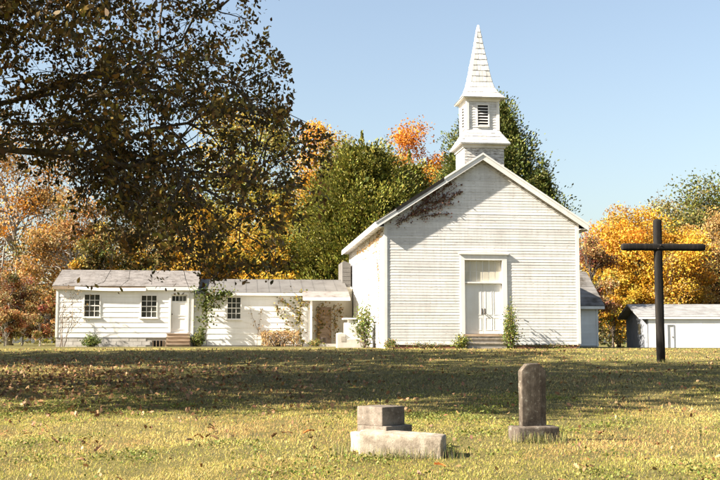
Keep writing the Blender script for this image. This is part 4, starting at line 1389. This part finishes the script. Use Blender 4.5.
# far woodland closing the horizon
def woodland():
    N = 40000
    x = rng.uniform(-130, 150, N); y = rng.uniform(128, 160, N)
    hmax = 7.5 + 2.5 * np.sin(x * 0.13 + 1) + 1.6 * np.sin(x * 0.37 + 2)
    z = 1.0 + hmax * rng.random(N) ** 0.8
    pos = np.stack([x, y, z], 1)
    k = (np.floor(x / 6.5) * 7 % 5).astype(int)
    pal = np.array(OLIVE[:2] + TAN[:2] + YGREEN[:1])
    c = palette_cols(pal, N, k)
    V = leaf_geo(pos, rng.uniform(0.35, 0.8, N), 0.8, bias=np.array([0, -0.5, 0.7]))
    o = link('far_woodland', quads_mesh('far_woodland', V, c), 'autumn_leaf')
    tag(o, 'distant autumn woodland closing the view behind the trees', 'woodland', kind='stuff')
woodland()

# ------------------------------------------------------------------ the big oak at the left
MASK = [(-400, -500), (470, -500), (330, -130), (262, 8), (256, 40), (276, 60), (285, 92), (276, 108), (300, 116), (322, 122), (320, 150), (318, 200), (306, 250),
        (290, 272), (240, 280), (206, 272), (196, 288), (150, 280), (146, 250), (120, 236), (96, 190), (52, 182), (20, 158), (-400, 165)]
def inside(px, py, poly):
    r = np.zeros(len(px), bool)
    n = len(poly)
    for i in range(n):
        x1, y1 = poly[i]; x2, y2 = poly[(i + 1) % n]
        c = ((y1 > py) != (y2 > py)) & (px < (x2 - x1) * (py - y1) / ((y2 - y1) + 1e-9) + x1)
        r ^= c
    return r

def oak(name, label, tx, ty, cen, rad, nclus, per, trunk_r, seed, leaf=0.125, spr=0.55, minz=2.3, nlimb=9, lobes=(), six=True):
    rs = np.random.default_rng(seed); random.seed(seed)
    z0 = G(tx, ty)
    root = empty(name, (tx, ty, z0)); tag(root, label, 'tree')
    base = np.array([tx, ty, z0])
    cand = rs.normal(size=(nclus * 6, 3)); cand = unit(cand) * (rs.random((nclus * 6, 1)) ** 0.42)
    C = np.array(cen) + cand * np.array(rad)
    for (lc, lr, frac) in lobes:
        k = rs.random(len(C)) < frac
        C[k] = np.array(lc) + cand[k] * np.array(lr)
    g = gz(C[:, 0], C[:, 1])
    px, py = project(C)
    inframe = (px > -40) & (px < 760) & (py > -480)
    ok = (C[:, 2] > g + minz) & (~inframe | (inside(px, py, MASK) & (rs.random(len(C)) < np.where(py < -15, 1.0, np.where((px > 170) & (py > 90), 0.29, 0.30)))))  # crown kept denser out of view, to deepen the shade on the lawn
    C = C[ok][:nclus]
    nclus = len(C)
    C = C - base
    # limbs: grow a branching skeleton towards the cluster points
    H = cen[2] + rad[2] - z0
    m = MB()
    fork = Vector((0.4, 0.1, 3.2))
    m.tube([Vector((0, 0, -0.4)), Vector((0, 0, 0.2)), Vector((0.05, 0, 1.4)), fork, Vector((0.6, 0.2, H * 0.45)), Vector((0.2, 0.2, H * 0.75))],
           [trunk_r * 1.5, trunk_r * 1.15, trunk_r, trunk_r * 0.92, trunk_r * 0.5, trunk_r * 0.12], 12)
    # main limbs by k-means on cluster points
    K = nlimb
    cc = C[rs.permutation(nclus)[:K]].copy()
    for it in range(6):
        dd = ((C[:, None] - cc[None]) ** 2).sum(-1); a = dd.argmin(1)
        for k in range(K):
            if (a == k).any(): cc[k] = C[a == k].mean(0)
    for k in range(K):
        mem = np.where(a == k)[0]
        if not len(mem): continue
        zt = min(max(3.0, cc[k][2] * 0.55), H * 0.6)
        st = Vector((0.4 + 0.05 * zt, 0.15, zt)) if zt > 3.2 else fork
        end = Vector(cc[k])
        def bad(v):
            qx, qy = project(np.array([[v.x + tx, v.y + ty, v.z + z0]]))
            return -30 < qx[0] < 750 and -300 < qy[0] < 500 and not inside(qx, qy, MASK)[0]
        if bad(end): end = Vector(C[mem[((C[mem] - cc[k]) ** 2).sum(1).argmin()]])
        main = limb_path(st, end, 0.06, 7, 0.03)
        r0 = trunk_r * 0.25
        rr = taper(7, r0, r0 * 0.35)
        m.tube(main, rr, 8, cap=False)
        # sub limbs
        K2 = max(1, len(mem) // 9)
        sub = C[mem][rs.permutation(len(mem))[:K2]].copy()
        d2 = ((C[mem][:, None] - sub[None]) ** 2).sum(-1); a2 = d2.argmin(1)
        for j in range(K2):
            mm = mem[a2 == j]
            if not len(mm): continue
            c2 = Vector(C[mm].mean(0))
            if bad(c2): c2 = Vector(C[mm[0]])
            i = random.choice((4, 5, 6, 7))
            sp_ = limb_path(main[i], c2, 0.04, 5, 0.05)
            if any(bad(q_) for q_ in sp_): sp_ = limb_path(main[i], c2, 0.0, 5, 0.0)
            m.tube(sp_, taper(5, rr[i] * 0.6, 0.028), 6, cap=False)
            for q in mm:
                e = Vector(C[q])
                tw = limb_path(sp_[random.choice((3, 4, 5))], e, 0.05, 4, 0.07)
                if any(bad(q_) for q_ in tw): continue
                m.tube(tw, taper(4, 0.024, 0.007), 4, cap=False)
                for u in range(3):
                    e2 = e + Vector(rs.normal(size=3)) * spr * 0.8; e2.z -= 0.12
                    qx, qy = project(np.array([[e2.x + tx, e2.y + ty, e2.z + z0]]))
                    if 0 < qx[0] < 720 and qy[0] > 0 and not inside(qx, qy, MASK)[0]: continue
                    m.tube(limb_path(tw[3], e2, 0.0, 2, 0.08), [0.009, 0.006, 0.004], 3, cap=False)
    m.build('trunk', 'bark', root, smooth=True)
    # leaves in tufts along twigs
    cnt = (per * rs.uniform(0.4, 1.6, nclus)).astype(int)
    cidx = np.repeat(np.arange(nclus), cnt)
    N = len(cidx)
    tuft = rs.normal(size=(nclus, 7, 3)) * spr * np.array([1, 1, 0.75])
    tpos = C[cidx] + tuft[cidx, rs.integers(0, 7, N)]
    pos = tpos + rs.normal(size=(N, 3)) * np.array([0.12, 0.12, 0.10])
    wpos = pos + base
    px, py = project(wpos)
    inframe = (px > -10) & (px < 730) & (py > -10)
    big = [(x + (12 if x > 200 else 0), y + (10 if y > 100 else 0)) for x, y in MASK]
    keep = (~inframe | inside(px, py, big)) & (pos[:, 2] > 1.3)
    pos = pos[keep]; cidx = cidx[keep]; N = len(pos)
    ct = rs.uniform(0.75, 1.3, nclus)
    px, py = project(pos + base)
    seen = (px > -25) & (px < 745) & (py > -25) & six
    cols = palette_cols(OAK, N, jit=0.25) * ct[cidx][:, None]
    for nm, sel, sx in (('crown', seen, True), ('upper_crown', ~seen, False)):
        if not sel.any(): continue
        V = leaf_geo(pos[sel], leaf * (1.0 if sx else 1.25) * rs.uniform(0.55, 1.4, int(sel.sum())), 0.46 if sx else 0.6, droop=0.55, six=sx, bias=np.array([0, 0, 0.4]))
        link(nm, quads_mesh(nm, V, cols[sel], 6 if sx else 4), 'oak_leaf', root)
    return root

oak('oak_tree', 'dark brown leaved oak whose boughs hang over the lawn and annex roof', -12.0, 20.6, (-9.0, 21.0, 8.9), (9.2, 8.4, 7.0), 1050, 150, 0.42, 21, leaf=0.118, spr=0.45, lobes=[((-3.6, 22.0, 5.0), (3.2, 4.0, 2.6), 0.22), ((-5.5, 22.0, 7.6), (5.5, 5, 3.2), 0.2)])
oak('oak_tree', 'second big oak mostly out of view, added to shade the lawn before the annex', -23.0, 34.0, (-19.0, 32.0, 11.5), (9.5, 6.5, 7.0), 470, 105, 0.45, 33, leaf=0.22, spr=0.8, six=False)  # mostly unseen oak, put in to cast the rest of the lawn shade
random.seed(99)
# low twigs hanging from the underside of the oak, sparsely leaved
def hanging_twigs(root):
    o = Vector(root.location)
    m = MB(); lp = []
    for k in range(46):
        px = random.uniform(40, 205); Y = random.uniform(19.5, 23.5)
        top = 150 + 0.25 * (px - 40) + random.uniform(-20, 20)
        a = P(px, top, Y) - o
        drop = random.uniform(0.5, 2.1)
        if px < 75: drop *= 0.6
        e = a + Vector((random.uniform(-.1, .7), random.uniform(-.3, .3), -drop))
        if e.z < 1.75: e.z = 1.75
        pts = limb_path(a, e, 0.0, 6, 0.05)
        m.tube(pts, taper(6, 0.013, 0.004), 4, cap=False)
        for q in range(random.choice((2, 3, 4))):
            i = random.choice((2, 3, 4, 5, 6))
            e2 = pts[i] + Vector((random.uniform(-.35, .5), random.uniform(-.3, .3), random.uniform(-.5, .05)))
            m.tube(limb_path(pts[i], e2, 0, 2, 0.08), [0.006, 0.004, 0.003], 3, cap=False)
            for u in range(random.choice((2, 5, 9))):
                lp.append(e2 + Vector(rng.normal(size=3)) * 0.11)
    # two long bare sprays
    for (p0, p1) in (((70, 160), (150, 205)), ((95, 172), (75, 215)), ((150, 190), (200, 262)), ((120, 180), (146, 225))):
        pts = limb_path(P(*p0, 21.5) - o, P(*p1, 21.0) - o, 0.05, 6, 0.05)
        m.tube(pts, taper(6, 0.03, 0.007), 5, cap=False)
        for q in range(5):
            e2 = pts[q + 1] + Vector((random.uniform(-.3, .5), random.uniform(-.3, .3), random.uniform(-.7, .1)))
            m.tube(limb_path(pts[q + 1], e2, 0, 3, 0.06), [0.009, 0.007, 0.005, 0.003], 3, cap=False)
            for u in range(6): lp.append(e2 + Vector(rng.normal(size=3)) * 0.13)
    m.build('hanging_twigs', 'bark', root, smooth=True)
    A = np.array([[*p] for p in lp])
    V = leaf_geo(A, 0.118 * rng.uniform(0.6, 1.3, len(A)), 0.5, droop=0.8, six=True)
    link('hanging_leaves', quads_mesh('hanging_leaves', V, palette_cols(OAK, len(A)), 6), 'oak_leaf', root)
hanging_twigs(bpy.data.objects['oak_tree'])

# ------------------------------------------------------------------ shrubs and vines round the buildings
def at_ground(px, Y):
    x = P(px, 345, Y).x
    return (x, Y, G(x, Y))
def at_local(px, ly):
    x = L(px, 345, ly)[0]
    w = loc2world(x, ly)
    return (w.x, w.y, G(w.x, w.y))
shrub('shrub', 'tall pointed green shrub at the right door jamb', at_local(511, -0.55), 0.58, 1.85, 2300, GREEN + YGREEN[:1], 0.085, shape='cone', stems=34)
shrub('shrub', 'low round green shrub left of the church steps', at_local(461.5, -0.6), 0.42, 0.62, 1000, GREEN + YGREEN[:1], 0.08, stems=20)
shrub('shrub', 'small green bush under the left annex window', at_local(90, YA - 0.7), 0.62, 0.60, 1100, GREEN, 0.10, stems=20)
shrub('shrub', 'dark green shrub in the nook beside the plank steps', at_local(199, YB - 0.5), 0.50, 1.0, 1200, CEDAR2 + GREEN[:1], 0.10, stems=20)
shrub('shrub', 'dry tan boxy hedge against the connecting wing', at_local(280, YB - 0.7), 0.98, 0.82, 2600, TAN[:2] + [(0.36, 0.24, 0.12), (0.30, 0.18, 0.08)], 0.085, shape='box', ry=0.38, stems=46, cat='hedge', lmat='dry_leaf')
shrub('shrub', 'leafy green bush climbing by the white cabinet', at_local(364.5, 3.2), 0.62, 2.05, 1500, GREEN + GREEN[:2] + YGREEN[:1], 0.11, stems=26)
shrub('shrub', 'straggly weeds at the church corner board', at_local(391, -0.35), 0.5, 0.42, 420, GREEN + TAN[:1], 0.08, stems=14, cat='weeds')
shrub('shrub', 'dry weeds below the white cabinet', at_local(355, 3.5), 0.85, 0.45, 800, TAN + YGREEN[:2], 0.08, stems=22, cat='weeds', ry=0.4)
shrub('shrub', 'thin weeds along the right half of the church front', at_local(548, -0.3), 1.5, 0.22, 420, GREEN + TAN[:2], 0.07, stems=26, cat='weeds', ry=0.2)
shrub('shrub', 'thin weeds along the church front between corner and round shrub', at_local(428, -0.3), 1.2, 0.30, 420, GREEN + TAN[:2], 0.07, stems=26, cat='weeds', ry=0.2)
shrub('shrub', 'dark low weeds at the foot of the porch post', at_local(316, YB - 1.2), 0.5, 0.4, 420, CEDAR2 + TAN[:1], 0.09, stems=14, cat='weeds')

def facade_px(pts, ly): return [L(px, py, ly) for px, py in pts]
vine('climbing_vine', 'red brown creeper under the left rake of the church gable', loc2world(0, 0, 0), ROT,
     [facade_px(p, 0) for p in ([(396, 224), (415, 213), (432, 205), (452, 190), (462, 184)], [(402, 221), (425, 203), (440, 192), (455, 180)],
                                [(415, 213), (440, 206), (452, 204)], [(425, 203), (446, 200), (462, 192)], [(420, 218), (438, 214), (449, 214)], [(418, 208), (430, 196), (442, 186)])],
     1300, [(0.17, 0.07, 0.048), (0.22, 0.10, 0.065), (0.13, 0.06, 0.04), (0.20, 0.14, 0.07)], 0.085, 0.12, r0=0.022)
vine('climbing_vine', 'leafy green vine draped over the junction of the two annex wings', loc2world(0, YB, 0), ROT,
     [facade_px(p, YB) for p in ([(206, 346), (207, 320), (205, 296), (198, 292)], [(207, 322), (212, 305), (214, 296), (232, 293)], [(205, 310), (209, 296), (222, 292)])],
     900, CEDAR2 + GREEN + OLIVE[:1], 0.14, 0.20, out=0.30, leaf_from=0.35)
vine('climbing_vine', 'patchy green and brown vine climbing left of the porch post', loc2world(0, YB, 0), ROT,
     [facade_px(p, YB) for p in ([(303, 346), (298, 325), (301, 305), (296, 293)], [(300, 320), (288, 305), (278, 298)], [(301, 308), (307, 298), (300, 290)], [(294, 346), (284, 322), (276, 306)])],
     700, OLIVE + YGREEN[:2] + TAN[:1], 0.12, 0.17, out=0.10)
vine('climbing_vine', 'dry leafless creeper on the siding beside the annex window', loc2world(0, YB, 0), ROT,
     [facade_px(p, YB) for p in ([(257, 346), (259, 325), (262, 308)], [(258, 330), (252, 318), (250, 305)], [(268, 346), (262, 330)])], 70, TAN, 0.08, 0.10, out=0.05)
vine('climbing_vine', 'withered brown vine hanging in the porch corner', loc2world(0, YB + 1.6, 0), ROT,
     [facade_px(p, YB + 1.6) for p in ([(318, 342), (317, 322), (320, 304)], [(318, 330), (326, 316), (322, 305)], [(334, 305), (335, 325), (333, 338)], [(334, 318), (342, 308)])],
     420, TAN + OLIVE[:2], 0.12, 0.16, out=0.08)
vine('climbing_vine', 'thin rusty creeper on the side wall of the church', loc2world(-W2, LEN, 0), ROT - math.pi / 2,
     [[(12.6, 0.2), (12.4, 2.0), (12.8, 4.0), (12.5, 5.2)], [(12.4, 3.0), (11.8, 4.5), (12.2, 5.3)], [(9.2, 0.2), (9.0, 3.0), (9.3, 5.2)], [(12.5, 5.1), (10.5, 4.95), (7.5, 4.9), (4.0, 4.95)], [(13.6, 5.2), (12.2, 5.0), (11.0, 4.6)]], 1500, TAN + RUST[:2] + OLIVE[:1], 0.06, 0.14, out=0.05)

# bare sapling casting branch shadows at the annex corner
def sapling(px, ly):
    b = at_local(px, ly)
    root = empty('bare_sapling', b); tag(root, 'thin bare sapling standing at the outer corner of the annex', 'sapling')
    m = MB(); pos = []
    def grow(p, d, l, r, lev):
        pts = [p]; q = p.copy()
        for k in range(4):
            d2 = (d + Vector((random.gauss(0, .14), random.gauss(0, .14), random.gauss(0, .08)))).normalized()
            q = q + d2 * (l / 4); pts.append(q.copy())
        m.tube(pts, taper(4, r, r * 0.45), 5, cap=False)
        if lev < 3:
            for k in range(4 if lev == 0 else 3):
                i = random.choice((1, 2, 3, 4)) if lev else k + 1
                grow(pts[i], (d * 0.7 + Vector((random.uniform(-.3, 1.0), random.uniform(-.25, .25), random.uniform(0.0, .5)))).normalized(), l * 0.55, r * 0.5, lev + 1)
        else:
            for k in range(2): pos.append(pts[-1] + Vector(rng.normal(size=3)) * 0.06)
    for k in range(3):
        grow(Vector((random.uniform(-.2, .2), random.uniform(-.1, .1), -0.1)), Vector((random.uniform(-.15, .35), random.uniform(-.1, .1), 1)).normalized(), 1.7, 0.028, 0)
    A = np.array([[*p] for p in pos]); A = A[A[:, 2] > 0.2]
    V = leaf_geo(A, 0.09, 0.6)
    link('foliage', quads_mesh('foliage', V, palette_cols(OAK, len(A))), 'dry_leaf', root)
    m.build('stems', 'vine_stem', root, smooth=True)
sapling(63, YA - 0.75)
sapling_root = None

# white cabinet and stones by the church side wall
cabx, caby = L(352.5, 345, 3.6)[0], 3.6
cw = loc2world(cabx, caby)
cab = empty('white_cabinet', (cw.x, cw.y, G(cw.x, cw.y)), ROT)
tag(cab, 'old white enamel cabinet with an overhanging lid beside the church', 'cabinet')
Sx = cw.y / F
bx('body', 'white_enamel', cab, -0.38, 0.40, -0.32, 0.32, 0.06, 1.15, bevel=0.02)
bx('plinth', 'iron', cab, -0.34, 0.36, -0.28, 0.28, -0.05, 0.059)
lid = bx('lid', 'white_enamel', cab, -0.46, 0.36, -0.38, 0.36, 1.30, 1.37, bevel=0.01)
bx('neck', 'white_enamel', cab, -0.22, 0.22, -0.2, 0.2, 1.151, 1.299)
cdoor = bx('door', 'white_enamel', cab, -0.34, 0.36, -0.34, -0.321, 0.12, 1.10, bevel=0.006)
bx('handle', 'iron', cdoor, 0.27, 0.31, -0.37, -0.341, 0.6, 0.8)
x_, y_ = L(343.2, 345, 3.4)[0], 3.4
sw_ = loc2world(x_, y_)
st2 = empty('stone_trough', (sw_.x, sw_.y, G(sw_.x, sw_.y)), ROT)
tag(st2, 'pale concrete block with a notched top in front of the cabinet', 'concrete block')
m = MB().prism([(-0.32, -0.06), (1.0, -0.06), (1.0, 0.42), (0.10, 0.42), (0.10, 0.62), (-0.10, 0.70), (-0.32, 0.66)], -0.25, 0.15)
m.build('body', 'block_foundation', st2, bevel=0.03)
bx('notch', 'mortar', st2, -0.12, 0.08, -0.262, -0.249, 0.28, 0.52)
# bucket in the porch
bk = at_local(323.5, YB - 0.75)
bw_ = empty('bucket', (bk[0], bk[1], ZC + 0.20)); tag(bw_, 'black plastic bucket standing on the porch floor', 'bucket')
m = MB(); m.tube([(0, 0, 0), (0, 0, 0.30), (0, 0, 0.32)], [0.14, 0.175, 0.185], 16); m.build('body', 'iron', bw_, smooth=True)
m = MB(); m.tube([(0.18 * math.cos(a), -0.02, 0.31 + 0.16 * math.sin(a)) for a in [math.pi * k / 8 for k in range(9)]], [0.006] * 9, 5); m.build('handle', 'iron', bw_)

# ------------------------------------------------------------------ grass
def patch(x, y):
    return (np.sin(x * 0.9 + 0.7 * np.sin(y * 0.6)) + np.sin(y * 1.15 + 1.1 * np.sin(x * 0.45) + 2) + 0.8 * np.sin(x * 2.3 - y * 1.7 + 1)) / 2.8
def grass():
    parts = []; cols = []
    GP = np.array([(0.21, 0.205, 0.034), (0.265, 0.245, 0.05), (0.165, 0.175, 0.028)])
    DP = np.array([(0.40, 0.31, 0.10), (0.45, 0.355, 0.135), (0.34, 0.26, 0.075), (0.38, 0.265, 0.10)])
    for (y0, y1, n, h, w) in ((8.0, 11.5, 190000, 0.040, 0.0058), (11.5, 17, 200000, 0.043, 0.0076), (17, 28, 140000, 0.052, 0.013), (28, 45.5, 85000, 0.06, 0.022)):
        y = np.sqrt(rng.uniform(y0 ** 2, y1 ** 2, n))
        x = rng.uniform(-1, 1, n) * (y * 0.345 + 1.6)
        # clumping
        cl = rng.random(n) < 0.55
        k = np.where(cl)[0]
        src = rng.choice(k, len(k) // 7 + 1)
        pick = rng.choice(src, len(k))
        rr = 0.05 if y0 < 17 else 0.10
        x[k] = x[pick] + rng.normal(size=len(k)) * rr; y[k] = y[pick] + rng.normal(size=len(k)) * rr
        p = patch(x, y)
        dry = rng.random(n) < np.clip(0.70 - 0.36 * p, 0.15, 0.96)
        hh = h * rng.uniform(0.45, 1.35, n) * (1 - 0.15 * p)
        a = rng.uniform(0, 6.283, n); lean = np.abs(rng.normal(0, 0.9, n)) + 0.5
        lay = dry & (rng.random(n) < 0.45); lean[lay] += 1.4
        b = np.stack([x, y, gz(x, y) - 0.006], 1)
        dr = np.stack([np.cos(a), np.sin(a), np.zeros(n)], 1)
        sd = np.stack([-np.sin(a), np.cos(a), np.zeros(n)], 1)
        ww = (w * rng.uniform(0.6, 1.4, n))[:, None] * 0.5
        tip = b + dr * (hh * np.sin(np.minimum(lean, 1.45)))[:, None] + np.array([0, 0, 1.0]) * (hh * np.cos(np.minimum(lean, 1.45)) + 0.006)[:, None]
        V = np.stack([b - sd * ww * 1.1, b + sd * ww * 1.1, tip], 1)
        c = np.where(dry[:, None], DP[rng.integers(0, 4, n)], GP[rng.integers(0, 3, n)])
        q = np.sin(x * 3.1 + 2.0 * np.sin(y * 1.3 + 0.5)) * np.sin(y * 2.7 + 1.5 * np.sin(x * 1.9))
        q2 = np.sin(x * 1.35 + 1.2 * np.sin(y * 0.8) + 4) * np.sin(y * 0.95 + 1.1 * np.sin(x * 0.7) + 1)
        rust = (dry & (q2 > 0.12) & (rng.random(n) < 0.6))
        c = np.where(rust[:, None], np.array([0.37, 0.225, 0.09]), c)
        c = c * np.array([1.20, 1.20, 1.10]) * (1 + 0.2 * q)[:, None] * (1 + 0.12 * rng.normal(size=(n, 1)))
        keep = ~((q2 < -0.5) & (rng.random(n) < 0.55)) & ~((q < -0.75) & (rng.random(n) < 0.5))
        parts.append(V[keep]); cols.append(np.clip(c, 0.01, 0.8)[keep])
    V = np.concatenate(parts); C = np.concatenate(cols)
    o = link('grass', quads_mesh('grass', V, C, 3), 'grass_blade')
    tag(o, 'short yellowing grass covering the sloping lawn', 'grass', kind='stuff')
    # broad-leaved clover patches
    n = 15000
    cx = rng.uniform(-1, 1, 260); cy = np.sqrt(rng.uniform(8.2 ** 2, 20 ** 2, 260)); cx = cx * (cy * 0.345 + 1)
    wgt = np.clip(patch(cx, cy) + 0.35, 0.02, None); wgt /= wgt.sum()
    k = rng.choice(260, n, p=wgt)
    x = cx[k] + rng.normal(size=n) * 0.16; y = cy[k] + rng.normal(size=n) * 0.2
    pos = np.stack([x, y, gz(x, y) + rng.uniform(0.012, 0.06, n)], 1)
    V = leaf_geo(pos, rng.uniform(0.018, 0.042, n), 0.75, bias=np.array([0, 0, 2.2]))
    o = link('clover', quads_mesh('clover', V, palette_cols([(0.12, 0.15, 0.028), (0.17, 0.185, 0.036), (0.23, 0.22, 0.055)], n)), 'shrub_leaf')
    tag(o, 'small green broad-leaved weeds scattered through the lawn', 'weeds', kind='stuff')
grass()
# taller tufts round the stones
def tufts():
    pts = []
    for (cx_, cy_, rx_, ry_, n) in ((hp.x - 0.05, hd - 0.24, 0.32, 0.05, 500), (hp.x + 0.3, hd - .05, 0.10, 0.15, 220), (gp.x - 0.42, gd_ - 0.1, .1, .2, 200), (fp.x + 0.02, 11.57, 0.52, 0.06, 800), (fp.x + .52, 11.7, .08, .12, 200), (cb.x, CYX - .05, 0.3, 0.25, 260)):
        x = cx_ + rng.normal(size=n) * rx_ * 0.6; y = cy_ + rng.normal(size=n) * ry_ * 0.8
        pts.append(np.stack([x, y, gz(x, y) - 0.01], 1))
    b = np.concatenate(pts); n = len(b)
    a = rng.uniform(0, 6.28, n); lean = np.abs(rng.normal(0, .5, n)); hh = rng.uniform(0.05, 0.15, n)
    dr = np.stack([np.cos(a), np.sin(a), np.zeros(n)], 1); sd = np.stack([-np.sin(a), np.cos(a), np.zeros(n)], 1)
    tip = b + dr * (hh * np.sin(lean))[:, None] + np.array([0, 0, 1.0]) * (hh * np.cos(lean))[:, None]
    ww = rng.uniform(0.003, 0.006, n)[:, None] * 0.5
    V = np.stack([b - sd * ww, b + sd * ww, tip + sd * ww * .3, tip - sd * ww * .3], 1)
    pal = [(0.16, 0.18, 0.035), (0.32, 0.25, 0.10), (0.36, 0.28, 0.13), (0.12, 0.15, 0.03)]
    o = link('tall_grass', quads_mesh('tall_grass', V, palette_cols(pal, n)), 'grass_blade')
    tag(o, 'taller grass tufts left unmown round the gravestones', 'grass', kind='stuff')
tufts()

# ------------------------------------------------------------------ fallen leaves
def leaf_piece(kind):
    """one curled, lobed dry oak leaf"""
    m = MB()
    n = 7
    Ls = 0.13
    c = []
    wl = [0.004, 0.020, 0.013, 0.030, 0.019, 0.028, 0.004]
    v = []
    for i in range(n):
        t = i / (n - 1); x = (t - 0.5) * Ls
        z = 0.022 * math.sin(t * 3.1 + kind) + 0.02 + 0.008 * kind
        cu = 0.35 + 0.25 * kind
        v.append((x, -wl[i], z + wl[i] * cu)); v.append((x, 0, z)); v.append((x, wl[i], z + wl[i] * (cu + 0.2)))
    f = []
    for i in range(n - 1):
        a = i * 3
        f += [(a, a + 1, a + 4, a + 3), (a + 1, a + 2, a + 5, a + 4)]
    m.add(v, f)
    return m
rough('fallen_leaf', [(0.3, (0.13, 0.065, 0.030)), (0.5, (0.27, 0.14, 0.060)), (0.75, (0.42, 0.25, 0.13))], 14, rgh=0.7, bmp=0.3, bdist=0.003, rvar=0.45)
LM = []
for k in range(3):
    me = leaf_piece(k).mesh('fallen_leaf'); me.materials.append(MATS['fallen_leaf']); me.shade_smooth(); LM.append(me)
rough('orange_leaf', [(0.3, (0.32, 0.09, 0.02)), (0.7, (0.48, 0.17, 0.04))], 14, rgh=0.7, bmp=0.3, bdist=0.003)
def place_leaf(x, y, sc, label, group=None, me=None):
    o = bpy.data.objects.new('fallen_leaf', me or random.choice(LM))
    o.location = (x, y, G(x, y) + 0.02); o.rotation_euler = (random.uniform(-.5, .5), random.uniform(-.5, .5), random.uniform(0, 6.28))
    o.scale = (sc, sc, sc)
    col.objects.link(o); tag(o, label, 'leaf', group)
spots = []
for (px, py, n, sx) in ((210, 440, 5, .28), (30, 428, 6, .30), (12, 425, 4, .2), (125, 412, 6, .25), (215, 432, 3, .2), (425, 464, 0, .1), (600, 434, 3, .12), (640, 442, 2, .1), (75, 442, 4, .25), (585, 468, 4, .12), (290, 436, 3, .15), (190, 408, 4, .3), (410, 398, 3, .2), (25, 480, 3, .2), (690, 410, 3, .3), (95, 395, 8, .6), (60, 390, 8, .8)):
    d = EYE / ((py - 343) / F + 0.031)
    x = (px - 360) * d / F
    for k in range(n): spots.append((x + random.gauss(0, sx), d + random.gauss(0, sx * 1.2)))
for k in range(24):
    y = math.sqrt(random.uniform(9.2 ** 2, 19 ** 2)); x = random.uniform(-1, 1) * (0.35 * y)
    spots.append((x, y))
for (x, y) in spots:
    place_leaf(x, y, random.uniform(0.55, 1.0), 'curled dry brown oak leaf lying on the sunlit grass', 'dry leaves on the lawn')
om = leaf_piece(1).mesh('fallen_leaf'); om.materials.append(MATS['orange_leaf'])
d = EYE / ((436 - 343) / F + 0.031); place_leaf((309 - 360) * d / F, d, 1.3, 'bright orange leaf on the grass left of the stepped plinth', None, om)
d = EYE / ((467 - 343) / F + 0.031); place_leaf((437 - 360) * d / F, d, 1.2, 'bright orange leaf on the grass before the long pale slab', None, om)
def litter():
    n = 7000
    y = np.sqrt(rng.uniform(9 ** 2, 44 ** 2, n)); x = rng.uniform(-1, 1, n) * (y * 0.35 + 1)
    # thicker under the oak
    k = rng.random(n) < 0.66
    x[k] = rng.normal(-7.0, 3.0, k.sum()); y[k] = rng.normal(24, 5.5, k.sum())
    y = np.maximum(y, 9)
    pos = np.stack([x, y, gz(x, y) + rng.uniform(0.015, 0.06, n)], 1)
    V = leaf_geo(pos, np.where(y < 16, rng.uniform(0.03, 0.075, n), rng.uniform(0.05, 0.12, n)), 0.6, bias=np.array([0, 0, 2.2]), six=True)
    o = link('leaf_litter', quads_mesh('leaf_litter', V, palette_cols([(0.16, 0.085, 0.04), (0.27, 0.15, 0.07), (0.36, 0.22, 0.11), (0.20, 0.10, 0.045)], n), 6), 'dry_leaf')
    tag(o, 'thin scatter of dry leaves under the oak boughs', 'leaf litter', kind='stuff')
litter()
